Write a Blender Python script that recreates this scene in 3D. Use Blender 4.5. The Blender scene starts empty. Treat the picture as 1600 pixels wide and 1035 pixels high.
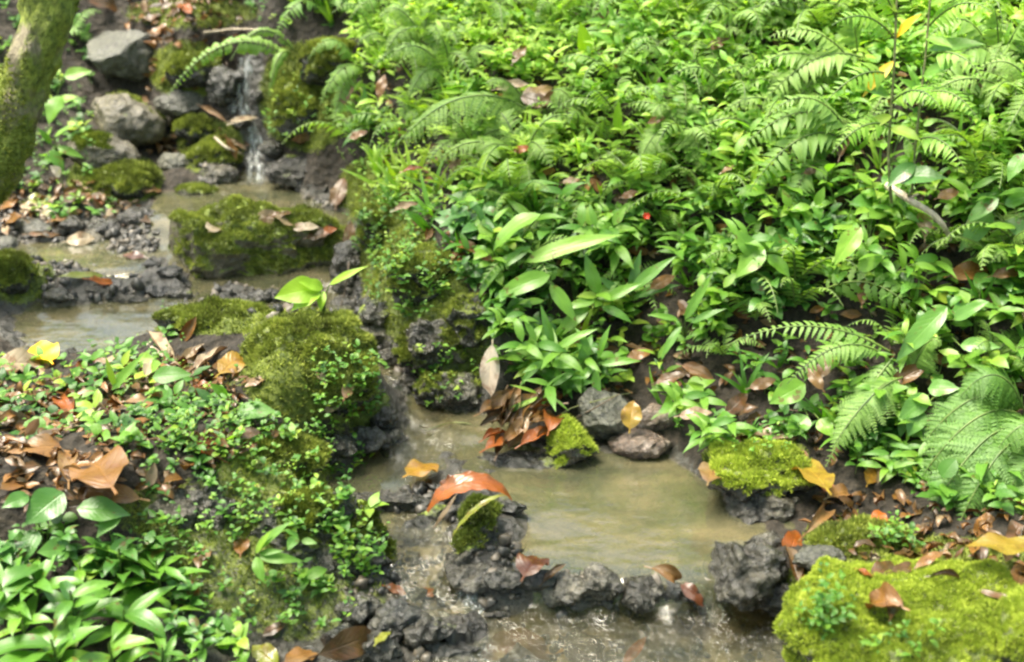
import bpy, math
import numpy as np
from mathutils import Vector

# ------------------------------------------------------------------ camera, world, sun, exposure
SC = bpy.context.scene
COL = SC.collection
CAM_H, PITCH, HFOV = 1.5, math.radians(25.0), math.radians(40.0)
PW, PH = 1600.0, 1035.0
FPX = (PW / 2) / math.tan(HFOV / 2)

cam_data = bpy.data.cameras.new("camera")
cam = bpy.data.objects.new("camera", cam_data)
COL.objects.link(cam)
cam.location = (0, 0, CAM_H)
cam.rotation_euler = (math.radians(90) - PITCH, 0, 0)
cam_data.sensor_fit = 'HORIZONTAL'
cam_data.sensor_width = 36.0
cam_data.angle = HFOV
cam_data.clip_start = 0.05
cam_data.clip_end = 500.0
cam_data.dof.use_dof = True
cam_data.dof.focus_distance = 2.75
cam_data.dof.aperture_fstop = 2.8
SC.camera = cam

world = bpy.data.worlds.new("World")
SC.world = world
world.use_nodes = True
SUN_EL, SUN_AZ = math.radians(70), math.radians(-75)      # azimuth measured from +Y towards +X
wn = world.node_tree
bg = wn.nodes['Background']
sky = wn.nodes.new('ShaderNodeTexSky')
sky.sky_type = 'NISHITA'
sky.sun_disc = False
sky.sun_elevation = SUN_EL
sky.sun_rotation = SUN_AZ
sky.air_density = 1.0
sky.dust_density = 4.0
sky.ozone_density = 0.6
tintn = wn.nodes.new('ShaderNodeMix'); tintn.data_type = 'RGBA'; tintn.blend_type = 'MULTIPLY'; tintn.inputs[0].default_value = 1
tintn.inputs[7].default_value = (1.05, 1.03, 0.88, 1)          # daylight filtered warm by the forest, camera balanced for it
wn.links.new(sky.outputs[0], tintn.inputs[6]); wn.links.new(tintn.outputs[2], bg.inputs[0])
bg.inputs[1].default_value = 0.12

sun_data = bpy.data.lights.new("sun", 'SUN')
sun_data.energy = 2.4
sun_data.angle = math.radians(30)
sun_data.color = (1.0, 0.95, 0.84)
sun = bpy.data.objects.new("sun", sun_data)
COL.objects.link(sun)
sd = Vector((math.sin(SUN_AZ) * math.cos(SUN_EL), math.cos(SUN_AZ) * math.cos(SUN_EL), math.sin(SUN_EL)))
sun.rotation_euler = sd.to_track_quat('Z', 'Y').to_euler()
sun.location = sd * 20

SC.view_settings.view_transform = 'Standard'
SC.view_settings.look = 'None'
SC.view_settings.exposure = 2.25
SC.view_settings.gamma = 1.0
SC.cycles.filter_width = 2.4
SC.cycles.max_bounces = 8
SC.cycles.transparent_max_bounces = 12

R = np.random.default_rng(7)

# ------------------------------------------------------------------ projection helpers
cp, sp = math.cos(PITCH), math.sin(PITCH)
def ray(u, v):
    a = (np.asarray(u, float) - PW / 2) / FPX
    b = -(np.asarray(v, float) - PH / 2) / FPX
    return np.stack([a, cp + b * sp, -sp + b * cp], -1)
def atz(u, v, z):
    d = ray(u, v)
    t = (np.asarray(z) - CAM_H) / d[..., 2]
    return np.stack([d[..., 0] * t, d[..., 1] * t, np.asarray(z) + 0 * t], -1)
def project(p):
    p = np.asarray(p, float)
    x, y, z = p[..., 0], p[..., 1], p[..., 2] - CAM_H
    depth = y * cp - z * sp
    up = y * sp + z * cp
    return PW / 2 + FPX * x / depth, PH / 2 - FPX * up / depth, depth
def inpoly(u, v, poly):
    u = np.asarray(u); v = np.asarray(v)
    c = np.zeros(u.shape, bool)
    n = len(poly)
    for i in range(n):
        x1, y1 = poly[i]; x2, y2 = poly[(i + 1) % n]
        if y1 == y2: continue
        c ^= ((y1 > v) != (y2 > v)) & (u < (x2 - x1) * (v - y1) / (y2 - y1) + x1)
    return c

# ------------------------------------------------------------------ vector noise
_perm = np.random.default_rng(99).permutation(256)
_perm = np.concatenate([_perm, _perm, _perm])
_g = np.random.default_rng(5).normal(size=(256, 3)); _g /= np.linalg.norm(_g, axis=1)[:, None]
def noise(p):
    p = np.asarray(p, float)
    i = np.floor(p).astype(int); f = p - i; i &= 255
    w = f * f * f * (f * (f * 6 - 15) + 10)
    out = 0
    for dx in (0, 1):
        for dy in (0, 1):
            for dz in (0, 1):
                h = _perm[_perm[_perm[(i[..., 0] + dx) & 255] + ((i[..., 1] + dy) & 255)] + ((i[..., 2] + dz) & 255)]
                g = _g[h]
                d = g[..., 0] * (f[..., 0] - dx) + g[..., 1] * (f[..., 1] - dy) + g[..., 2] * (f[..., 2] - dz)
                out = out + d * (w[..., 0] if dx else 1 - w[..., 0]) * (w[..., 1] if dy else 1 - w[..., 1]) * (w[..., 2] if dz else 1 - w[..., 2])
    return out * 1.6
def fbm(p, oct=4, gain=0.5):
    p = np.asarray(p, float); a = 1; s = 0
    for k in range(oct):
        s = s + a * noise(p); p = p * 2.03 + 7.3; a *= gain
    return s
def ridged(p, oct=3):
    p = np.asarray(p, float); a = 1; s = 0
    for k in range(oct):
        s = s + a * (0.5 - np.abs(noise(p))); p = p * 2.1 + 3.1; a *= 0.5
    return s
def sstep(a, b, x):
    t = np.clip((x - a) / (b - a), 0, 1); return t * t * (3 - 2 * t)

# ------------------------------------------------------------------ terrain control points (photo position, height)
CP = [
 # lower pool bed
 (780,1000,-.04),(1180,1010,-.05),(900,1035,-.05),(1230,1060,-.04),(1000,1120,-.05),(700,1120,.0),
 # ledge / dam between the pools
 (790,905,.062),(850,902,.06),(900,905,.06),(960,908,.06),(1020,912,.056),(1080,908,.044),(1110,912,.040),(1160,900,.06),(1210,890,.075),(748,870,.07),(745,830,.075),(745,800,.075),(752,765,.065),(800,970,-.01),(900,968,-.012),(1000,968,-.012),(1100,965,-.015),(1180,975,-.02),(850,990,-.04),(950,990,-.04),(1050,990,-.04),(1150,995,-.04),(720,975,-.015),(760,1030,-.04),(700,1040,-.01),(1235,985,.0),
 (850,914,.015),(900,914,.015),(950,916,.012),(1000,918,.012),(1050,914,.01),(1100,910,.012),(1150,898,.02),(810,900,.03),
 # middle pool bed
 (850,790,.015),(950,740,.02),(1000,850,.01),(1100,800,.015),(900,860,.015),(1050,745,.03),(1150,850,.02),(830,760,.03),
 # left branch bed
 (640,710,.03),(700,700,.025),(640,745,.028),(560,740,.03),(590,835,.008),(640,850,.004),(660,875,.0),(690,850,.01),(640,915,-.005),(720,940,-.01),(550,805,.022),(520,760,.035),(570,782,.055),(620,786,.05),
 (640,655,.06),(690,650,.06),(615,610,.075),
 # channel going up behind the mound
 (590,570,.1),(560,500,.12),(540,450,.14),(470,460,.12),(400,455,.11),(330,452,.11),(560,400,.16),
 (545,355,.18),(250,482,.1),(180,495,.09),(320,470,.11),(110,500,.095),(90,530,.09),(60,470,.125),(200,440,.135),(300,430,.14),
 (130,405,.13),(90,400,.13),(180,410,.13),(200,385,.16),(230,350,.19),(150,350,.185),(60,360,.18),(0,370,.17),(-80,400,.19),
 (300,325,.18),(380,315,.17),(460,315,.17),(500,330,.19),(400,295,.18),(250,320,.19),
 (410,270,.2),(410,240,.25),(400,200,.27),(390,165,.33),(388,120,.44),(392,90,.48),(395,60,.56),
 (330,270,.23),(270,260,.24),(200,300,.22),(100,310,.22),(60,300,.24),(320,220,.28),(270,200,.3),(200,210,.3),(120,200,.33),(230,150,.36),(100,120,.42),
 (200,60,.5),(300,60,.55),(300,10,.62),(150,0,.6),(50,60,.52),(0,150,.42),(0,250,.3),(-100,250,.35),(-150,100,.55),(420,20,.64),
 (310,110,.46),(340,150,.40),
 (430,120,.47),(430,170,.40),(450,210,.33),(470,255,.26),(520,290,.24),(500,180,.42),(500,90,.54),(500,10,.66),
 # left hand islands and mound
 (0,430,.18),(0,500,.14),(-80,470,.17),(0,560,.17),(60,580,.19),(130,560,.16),(180,545,.19),(260,512,.215),(330,480,.245),(420,490,.25),(490,490,.27),(545,520,.25),
 (575,570,.19),(600,620,.14),(590,670,.09),(540,600,.23),(470,560,.28),(400,560,.265),(300,560,.24),(200,580,.23),(100,620,.22),(0,640,.22),(-80,600,.22),
 (540,670,.12),(480,640,.21),(430,650,.22),(330,640,.24),(200,670,.235),(80,700,.225),(0,720,.23),(-100,720,.24),(150,760,.22),(280,720,.23),(380,700,.22),(450,700,.17),
 (500,730,.09),(520,770,.075),(480,760,.12),(420,770,.16),(330,790,.17),(240,800,.165),(540,840,.07),(590,900,.04),(480,830,.10),(400,880,.10),(300,880,.11),
 (500,920,.05),(420,980,.03),(560,980,.02),(200,860,.13),(100,850,.14),(0,860,.14),(100,950,.10),(250,960,.07),(0,1000,.09),(150,1080,.04),(350,1080,.02),(640,980,.02),(-120,900,.15),
 (600,1060,-.0),(480,1040,.01),
 (100,448,.165),(160,452,.150),(220,455,.146),(280,452,.142),(335,450,.145),(50,440,.17),(0,455,.17),
 # foot of right bank and wall
 (660,600,.09),(720,640,.075),(620,540,.15),(640,480,.24),(700,530,.2),(700,570,.15),(740,600,.1),(790,640,.08),(880,640,.09),(960,640,.09),(1050,670,.08),(1100,700,.085),
 (590,420,.25),(575,350,.27),(565,300,.29),(620,420,.29),(700,480,.255),(760,520,.22),(800,580,.14),
 (600,250,.36),(600,150,.50),(600,50,.62),(600,0,.68),(700,400,.34),(700,300,.40),(700,200,.49),(700,100,.60),(700,0,.70),
 (850,500,.22),(850,400,.32),(850,300,.42),(850,200,.52),(850,100,.63),(850,0,.73),(880,600,.12),
 (1000,600,.115),(1000,500,.20),(1000,400,.32),(1000,300,.44),(1000,200,.55),(1000,100,.66),(1000,0,.76),
 (1200,660,.105),(1200,560,.19),(1200,450,.31),(1200,350,.42),(1200,250,.52),(1200,150,.62),(1200,50,.73),
 (1400,700,.105),(1400,600,.2),(1400,500,.30),(1400,400,.40),(1400,300,.50),(1400,200,.60),(1400,100,.70),(1400,0,.80),
 (1600,700,.15),(1600,600,.24),(1600,480,.36),(1600,350,.48),(1600,200,.64),(1600,50,.78),(1750,500,.38),(1750,250,.62),(1750,0,.86),
 (1200,710,.10),(1150,760,.07),(1230,770,.085),(1300,780,.07),(1270,830,.06),(1350,800,.06),(1230,860,.04),(1450,800,.09),(1550,790,.12),(1650,800,.14),
 (1350,860,.09),(1450,860,.1),(1600,860,.13),(1300,930,.08),(1400,960,.1),(1550,960,.12),(1280,1010,-.0),(1400,1080,.08),(1600,1080,.09),(1750,900,.13),
]
CPa = np.array(CP, float)
CXY = atz(CPa[:, 0], CPa[:, 1], CPa[:, 2])
# a coarse frame of guide points so the bank carries on outside the picture
guide = []
for x in np.arange(-9, 9.1, 1.5):
    for y in (0.2, -3, 8, 12):
        g = 0.05 + max(0, y - 3.0) * 0.55 + abs(x) * 0.03
        guide.append((x, y, g if y > 1 else 0.05 + abs(x) * 0.05))
for y in (2.0, 3.0, 4.2, 5.5):
    for x in (-9, -5, -2.6, 2.6, 5, 9):
        if x > 0: g = 0.25 + (x - 1.2) * 0.45 + max(0, y - 2.2) * 0.5
        else: g = 0.2 + (-x - 1) * 0.12 + max(0, y - 2.6) * 0.3
        guide.append((x, y, min(g, 4)))
ALL = np.vstack([CXY, np.array(guide)])
def _U(r2):
    return np.where(r2 > 1e-12, r2 * np.log(np.maximum(r2, 1e-12)), 0)
n = len(ALL)
K = _U(((ALL[:, None, :2] - ALL[None, :, :2]) ** 2).sum(-1)) + np.eye(n) * 2e-4
Pm = np.column_stack([np.ones(n), ALL[:, :2]])
A = np.zeros((n + 3, n + 3)); A[:n, :n] = K; A[:n, n:] = Pm; A[n:, :n] = Pm.T
W = np.linalg.solve(A, np.concatenate([ALL[:, 2], np.zeros(3)]))
def tps(x, y):
    sh = x.shape; q = np.column_stack([x.ravel(), y.ravel()])
    out = np.empty(len(q))
    for s in range(0, len(q), 20000):
        b = q[s:s + 20000]
        r2 = ((b[:, None, :] - ALL[None, :, :2]) ** 2).sum(-1)
        out[s:s + 20000] = _U(r2) @ W[:n] + W[n] + b @ W[n + 1:]
    return out.reshape(sh)

SX0, SX1, SY0, SY1 = -2.6, 2.6, 1.3, 5.2
STEP = 0.009
gx = np.arange(SX0, SX1 + 1e-6, STEP); gy = np.arange(SY0, SY1 + 1e-6, STEP)
cxs = np.arange(SX0 - .1, SX1 + .15, 0.03); cys = np.arange(SY0 - .1, SY1 + .15, 0.03)
cX, cY = np.meshgrid(cxs, cys)
cZ = tps(cX, cY)
def bil(xs, ys, Z, x, y):
    dx = xs[1] - xs[0]; dy = ys[1] - ys[0]
    fx = np.clip((x - xs[0]) / dx, 0, len(xs) - 1.001); fy = np.clip((y - ys[0]) / dy, 0, len(ys) - 1.001)
    ix = fx.astype(int); iy = fy.astype(int); fx = fx - ix; fy = fy - iy
    return (Z[iy, ix] * (1 - fx) + Z[iy, ix + 1] * fx) * (1 - fy) + (Z[iy + 1, ix] * (1 - fx) + Z[iy + 1, ix + 1] * fx) * fy
GX, GY = np.meshgrid(gx, gy)
base = bil(cxs, cys, cZ, GX, GY)
P3 = np.stack([GX, GY, base], -1)
# pool polygons (photo outlines) stay smooth, their shores rough
POOLS = [[(790,750),(860,720),(1080,720),(1110,770),(1170,830),(1160,880),(1050,890),(880,890),(800,860)],
         [(740,960),(1200,960),(1240,1035),(1240,1120),(740,1120)],
         [(250,320),(330,300),(480,300),(510,335),(250,345)]]
U0, V0, _ = project(P3)
pool = np.zeros(U0.shape, bool)
for pl in POOLS: pool |= inpoly(U0, V0, pl)
rough = np.where(pool, 0.25, 1.0)
rough = np.where(inpoly(U0, V0, [(500,740),(760,740),(800,890),(1250,880),(1260,1200),(600,1200)]), np.minimum(rough, .45), rough)
detail = 0.022 * fbm(P3 * 7, 3) + 0.012 * fbm(P3 * 24 + 5, 3) * 1.0
lump = ridged(P3 * 30, 2)
stream_poly = [(-60,395),(0,385),(60,365),(230,350),(300,285),(370,270),(380,80),(410,80),(430,270),(520,300),(560,330),(590,440),(610,560),(760,640),
               (800,690),(1060,700),(1110,760),(1190,840),(1260,960),(1280,1140),(640,1140),(560,960),(480,760),(520,720),(610,700),(600,640),(560,560),(520,470),(330,500),(180,530),(60,570),(-60,480)]
shore = inpoly(U0, V0, stream_poly)
detail = detail + np.where(shore & ~pool, 0.018 * (lump - .35), 0)
Zg = base + detail * rough
def T(x, y):
    return bil(gx, gy, Zg, np.asarray(x, float), np.asarray(y, float))
def TN(x, y, e=0.03):
    x = np.asarray(x, float); y = np.asarray(y, float)
    nx = -(T(x + e, y) - T(x - e, y)) / (2 * e); ny = -(T(x, y + e) - T(x, y - e)) / (2 * e)
    v = np.stack([nx, ny, np.ones_like(nx)], -1)
    return v / np.linalg.norm(v, axis=-1, keepdims=True)
_ts = np.linspace(1.6, 6.5, 1400)
def hit(u, v, off=0.0):
    d = ray(u, v)
    p = np.array([0, 0, CAM_H]) + _ts[:, None] * d
    below = p[:, 2] < T(p[:, 0], p[:, 1]) + off
    k = int(np.argmax(below)) if below.any() else len(_ts) - 1
    return p[k]

# ------------------------------------------------------------------ mesh plumbing
def tag(o, label=None, cat=None, group=None, kind=None):
    if label: o['label'] = label
    if cat: o['category'] = cat
    if group: o['group'] = group
    if kind: o['kind'] = kind
    return o
def raw_mesh(name, V, F, uv=None, attrs=None, mat=None, smooth=True):
    V = np.asarray(V, np.float32); F = np.asarray(F, np.int32)
    me = bpy.data.meshes.new(name)
    k = F.shape[1]
    me.vertices.add(len(V)); me.vertices.foreach_set('co', V.ravel())
    me.loops.add(F.size); me.loops.foreach_set('vertex_index', F.ravel())
    me.polygons.add(len(F)); me.polygons.foreach_set('loop_start', np.arange(0, F.size, k, dtype=np.int32))
    me.update(calc_edges=True)
    if smooth: me.polygons.foreach_set('use_smooth', np.ones(len(F), bool))
    if uv is not None:
        l = me.uv_layers.new(name='UVMap')
        l.data.foreach_set('uv', np.asarray(uv, np.float32)[F.ravel()].ravel())
    for a, val in (attrs or {}).items():
        at = me.attributes.new(a, 'FLOAT', 'POINT')
        at.data.foreach_set('value', np.asarray(val, np.float32))
    if mat: me.materials.append(mat)
    return me
def obj(name, me, parent=None, loc=None):
    o = bpy.data.objects.new(name, me)
    COL.objects.link(o)
    if parent is not None: o.parent = parent
    if loc is not None: o.location = loc
    return o
def empty(name, loc):
    o = bpy.data.objects.new(name, None); COL.objects.link(o); o.location = [float(c) for c in loc]
    o.empty_display_size = 0.05
    return o
class Acc:
    def __init__(s): s.V = []; s.F = []; s.UV = []; s.T = []; s.n = 0
    def add(s, V, F, UV, tint):
        s.V.append(V); s.F.append(F + s.n); s.UV.append(UV)
        s.T.append(np.full(len(V), tint) if np.isscalar(tint) else tint); s.n += len(V)
    def batch(s, tpl, M, t, tint):
        V, F, UV = tpl
        m = len(t)
        if m == 0: return
        X = np.einsum('nij,kj->nki', M, V) + t[:, None, :]
        Fb = F[None] + (np.arange(m) * len(V))[:, None, None]
        s.add(X.reshape(-1, 3), Fb.reshape(-1, F.shape[1]), np.tile(UV, (m, 1)), np.repeat(tint, len(V)))
    def build(s, name, mat, parent=None, loc=None):
        me = raw_mesh(name, np.concatenate(s.V), np.concatenate(s.F), np.concatenate(s.UV), {'tint': np.concatenate(s.T)}, mat)
        return obj(name, me, parent, loc)
def frames(d, up, sc):
    """matrices whose Y runs along d, Z near up, scaled"""
    d = d / np.linalg.norm(d, axis=-1, keepdims=True)
    x = np.cross(d, up); x /= np.maximum(np.linalg.norm(x, axis=-1, keepdims=True), 1e-6)
    z = np.cross(x, d)
    M = np.stack([x, d, z], -1)
    sc = np.asarray(sc, float)
    return M * (sc[:, None, None] if sc.ndim else sc)
def grid_faces(nr, nc):
    i = np.arange(nr - 1)[:, None] * nc + np.arange(nc - 1)[None]
    i = i.ravel()
    return np.stack([i, i + 1, i + nc + 1, i + nc], -1)
def leaf(L=1., W=.35, a=1.0, b=1.3, ns=6, bend=.5, fold=.25, wave=0.0, nc=3, twist=0.0, curl=0.0, stalk=0.0, seed=0, teeth=0.0):
    """leaf blade, base at origin, along +Y, face up +Z. a,b: where the blade is widest; bend: droop; curl: rolls the edges"""
    r = np.random.default_rng(seed)
    t = np.linspace(0, 1, ns + 1)
    prof = (np.clip(t, .0, 1) ** a) * ((1 - t) ** b); prof = prof / prof.max()
    prof = np.maximum(prof, 0.025)
    if teeth: prof = prof * (1 - teeth * (np.arange(ns + 1) % 2))
    c = np.linspace(-1, 1, nc)
    ang = bend * t
    dy = np.cos(ang); dz = -np.sin(ang)
    y = np.concatenate([[0], np.cumsum(dy[1:] / ns)]) * L; z = np.concatenate([[0], np.cumsum(dz[1:] / ns)]) * L
    if bend: z = z + bend * .28 * L * t
    V = []
    ph = r.uniform(0, 6)
    for k in range(ns + 1):
        w = prof[k] * W * L / 2
        nx, nz = np.sin(ang[k]), np.cos(ang[k])
        th = twist * t[k]
        for cc in c:
            if curl:
                ca = curl * abs(cc)
                off = w * np.sin(ca) / curl * np.sign(cc); lift = w * (1 - np.cos(ca)) / curl
            else:
                off = w * cc; lift = 0
            lift = lift + fold * abs(cc) * w + wave * w * abs(cc) * math.sin(ph + 13 * t[k] + (2 if cc > 0 else 0))
            ox = off * math.cos(th) - lift * math.sin(th); oz = off * math.sin(th) + lift * math.cos(th)
            V.append((ox, y[k] + nx * oz, z[k] + nz * oz))
    V = np.array(V)
    UV = np.array([(0.5 + cc * .5, tt) for tt in t for cc in c])
    F = grid_faces(ns + 1, nc)
    if stalk:
        s0 = len(V)
        w = W * L * .022 + .0006
        S = np.array([(-w, 0, 0), (w, 0, 0), (w, -stalk * L, -.05 * L * stalk), (-w, -stalk * L, -.05 * L * stalk),
                      (0, 0, w * 1.6), (0, -stalk * L, w * 1.6 - .05 * L * stalk)])
        V = np.vstack([V, S]); UV = np.vstack([UV, np.full((6, 2), .5)])
        F = np.vstack([F, np.array([[0, 1, 2, 3], [0, 4, 5, 3], [4, 1, 2, 5]]) + s0])
    return V, F, UV
def tube(path, rad, sides=6, cap=False):
    path = np.asarray(path, float); n = len(path)
    rad = np.full(n, rad) if np.isscalar(rad) else np.asarray(rad)
    tg = np.gradient(path, axis=0); tg /= np.linalg.norm(tg, axis=1)[:, None] + 1e-9
    up = np.array([0.3, 0.1, 1.0]) if abs(tg[0, 2]) < .8 else np.array([1, .2, 0.1])
    a = np.cross(tg, up); a /= np.linalg.norm(a, axis=1)[:, None]; b = np.cross(tg, a)
    th = np.linspace(0, 2 * np.pi, sides + 1)
    V = path[:, None] + rad[:, None, None] * (np.cos(th)[None, :, None] * a[:, None] + np.sin(th)[None, :, None] * b[:, None])
    UV = np.stack(np.meshgrid(th / (2 * np.pi), np.linspace(0, 1, n)), -1)
    return V.reshape(-1, 3), grid_faces(n, sides + 1), UV.reshape(-1, 2)

# ------------------------------------------------------------------ materials
def newmat(name):
    m = bpy.data.materials.new(name); m.use_nodes = True
    nt = m.node_tree
    for nd in list(nt.nodes): nt.nodes.remove(nd)
    out = nt.nodes.new('ShaderNodeOutputMaterial')
    return m, nt, out
class NB:
    def __init__(s, nt): s.nt = nt
    def __call__(s, typ, ins=None, **kw):
        nd = s.nt.nodes.new('ShaderNode' + typ)
        for k, v in kw.items(): setattr(nd, k, v)
        for k, v in (ins or {}).items():
            if isinstance(v, bpy.types.NodeSocket): s.nt.links.new(v, nd.inputs[k])
            else: nd.inputs[k].default_value = v
        return nd
    def math(s, op, a, b=0.0, c=0.0):
        return s('Math', {0: a, 1: b, 2: c}, operation=op).outputs[0]
    def mix(s, f, a, b, mode='MIX'):
        nd = s('Mix', None, data_type='RGBA', blend_type=mode)
        for i, v in ((0, f), (6, a), (7, b)):
            if isinstance(v, bpy.types.NodeSocket): s.nt.links.new(v, nd.inputs[i])
            else: nd.inputs[i].default_value = v if i == 0 else (*v[:3], 1)
        return nd.outputs[2]
    def ramp(s, f, stops, interp='LINEAR'):
        nd = s('ValToRGB', {0: f}); cr = nd.color_ramp; cr.interpolation = interp
        while len(cr.elements) < len(stops): cr.elements.new(.5)
        for e, (p, c) in zip(cr.elements, stops): e.position = p; e.color = (*c, 1)
        return nd.outputs[0]
    def noise(s, scale, detail=4, rough=.6, vec=None):
        ins = {'Scale': scale, 'Detail': detail, 'Roughness': rough}
        if vec is not None: ins['Vector'] = vec
        return s('TexNoise', ins).outputs[0]
def g3(v): return (v, v, v)

def leaf_mat(name, stops, rough=.38, trans=.35, trans_col=(1.15, 1.25, .35), vein=.5, nveins=9, spot=0.0, spec=.5, bump=.25, spotc=(.12,.05,.015), thr=.5):
    m, nt, out = newmat(name); N = NB(nt)
    tint = N('Attribute', attribute_name='tint').outputs['Fac']
    uv = N('UVMap').outputs[0]
    sx = N('SeparateXYZ', {0: uv})
    x, y = sx.outputs[0], sx.outputs[1]
    ax = N.math('ABSOLUTE', N.math('SUBTRACT', x, .5))
    mid = N.math('SUBTRACT', 1.0, N.math('SMOOTH_MIN', N.math('MULTIPLY', ax, 22), 1.0, .2))
    w = N.math('SUBTRACT', N.math('MULTIPLY', y, nveins), N.math('MULTIPLY', ax, nveins * .55))
    fr = N.math('ABSOLUTE', N.math('SUBTRACT', N.math('FRACT', w), .5))
    side = N.math('SUBTRACT', 1.0, N.math('MINIMUM', N.math('MULTIPLY', fr, 7), 1.0))
    v = N.math('MAXIMUM', mid, N.math('MULTIPLY', side, .45))
    geo = N('NewGeometry')
    nz = N.noise(38, 4, .6, geo.outputs['Position'])
    nz2 = N.noise(9, 2, .5, geo.outputs['Position'])
    tt = N.math('ADD', tint, N.math('MULTIPLY', N.math('SUBTRACT', nz2, .5), .45))
    col = N.ramp(tt, stops)
    col = N.mix(N.math('MULTIPLY', v, vein), col, N.mix(1.0, col, (1.5, 1.45, 1.25), 'MULTIPLY'))
    if spot:
        f = N.ramp(nz, [(thr, g3(0)), (thr + (.12 if thr < .55 else .03), g3(1))])
        f = N.math('MULTIPLY', f, spot)
        col = N.mix(f, col, spotc)
    h = N.math('ADD', N.math('MULTIPLY', v, -1.0), N.math('MULTIPLY', nz, .8))
    bp = N('Bump', {'Strength': bump, 'Distance': .002, 'Height': h}).outputs[0]
    pr = N('BsdfPrincipled', {'Base Color': col, 'Roughness': rough, 'Specular IOR Level': spec, 'Normal': bp})
    tc = N.mix(1.0, col, trans_col, 'MULTIPLY')
    tr = N('BsdfTranslucent', {'Color': tc})
    ms = N('MixShader', {0: trans, 1: pr.outputs[0], 2: tr.outputs[0]})
    nt.links.new(ms.outputs[0], out.inputs[0])
    return m
M_HERB = leaf_mat('herb_leaf', [(0, (.035, .11, .018)), (.45, (.095, .24, .03)), (.8, (.19, .36, .04)), (1, (.32, .44, .05))], rough=.40, trans=.45, spot=.6, thr=.66)
M_LIME_LIT = leaf_mat('lit_lime_leaf', [(0, (.08, .23, .03)), (.5, (.20, .41, .05)), (1, (.39, .56, .08))], rough=.42, trans=.5)  # light leaf green; also carries the upper bank's brighter light as colour
M_DARK = leaf_mat('dark_leaf', [(0, (.02, .07, .014)), (.5, (.05, .145, .025)), (1, (.10, .23, .035))], spot=.7, thr=.62, rough=.32, trans=.25, spec=.5)
M_STRAP = leaf_mat('strap_leaf', [(0, (.04, .12, .018)), (.5, (.10, .24, .025)), (1, (.20, .37, .04))], spot=.7, thr=.62, rough=.36, trans=.32, nveins=1.2, spec=.5)
M_FERN = leaf_mat('fern_leaf', [(0, (.04, .13, .02)), (.5, (.12, .25, .04)), (1, (.24, .38, .08))], rough=.5, trans=.4, vein=.3)
M_YOUNG = leaf_mat('young_leaf', [(0, (.20, .38, .02)), (1, (.33, .50, .03))], rough=.4, trans=.45)
M_DRY = leaf_mat('dry_leaf', [(0, (.024, .015, .006)), (.25, (.06, .035, .010)), (.45, (.11, .058, .014)), (.6, (.19, .088, .018)), (.75, (.17, .115, .055)), (1, (.32, .26, .17))],
                 rough=.33, trans=.1, trans_col=(1.2, .8, .5), vein=.35, spot=.65, bump=.5)
M_ORANGE = leaf_mat('orange_leaf', [(0, (.05, .016, .006)), (.5, (.25, .07, .010)), (1, (.42, .16, .018))], rough=.3, trans=.15, trans_col=(1.2, .8, .4), spot=.75, bump=.5)
M_YELLOW = leaf_mat('yellow_leaf', [(0, (.45, .30, .02)), (.5, (.75, .50, .02)), (1, (.85, .62, .05))], rough=.4, trans=.25, trans_col=(1.1, .9, .4), spot=.25, spotc=(.3, .12, .02))
M_PALE = leaf_mat('pale_dead_leaf', [(0, (.38, .25, .17)), (.5, (.60, .48, .38)), (1, (.75, .66, .55))], rough=.5, trans=.1, spot=.6, spotc=(.22, .10, .05), bump=.5)
M_MIXED = leaf_mat('turning_leaf', [(0, (.16, .19, .02)), (.35, (.24, .17, .02)), (.7, (.28, .10, .015)), (1, (.2, .05, .01))], rough=.3, trans=.2, trans_col=(1.1, .9, .4), spot=.5, bump=.5)

def moss_mat(name, stops, trans=.25):
    m, nt, out = newmat(name); N = NB(nt)
    tint = N('Attribute', attribute_name='tint').outputs['Fac']
    geo = N('NewGeometry')
    nz = N.noise(14, 3, .6, geo.outputs['Position'])
    col = N.ramp(N.math('ADD', tint, N.math('MULTIPLY', N.math('SUBTRACT', nz, .5), .7)), stops)
    pr = N('BsdfPrincipled', {'Base Color': col, 'Roughness': .7, 'Specular IOR Level': .3})
    tr = N('BsdfTranslucent', {'Color': col})
    ms = N('MixShader', {0: trans, 1: pr.outputs[0], 2: tr.outputs[0]})
    nt.links.new(ms.outputs[0], out.inputs[0])
    return m
MOSS_STOPS = [(0, (.05, .06, .014)), (.35, (.15, .185, .03)), (.7, (.28, .335, .05)), (1, (.42, .46, .09))]
M_MOSS = moss_mat('moss', MOSS_STOPS)
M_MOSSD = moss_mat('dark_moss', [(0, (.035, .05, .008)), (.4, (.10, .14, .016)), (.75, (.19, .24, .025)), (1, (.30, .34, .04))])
M_MOSSB = moss_mat('bright_moss', [(0, (.14, .18, .025)), (.3, (.32, .41, .045)), (.7, (.48, .57, .07)), (1, (.64, .70, .14))], trans=.3)

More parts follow.
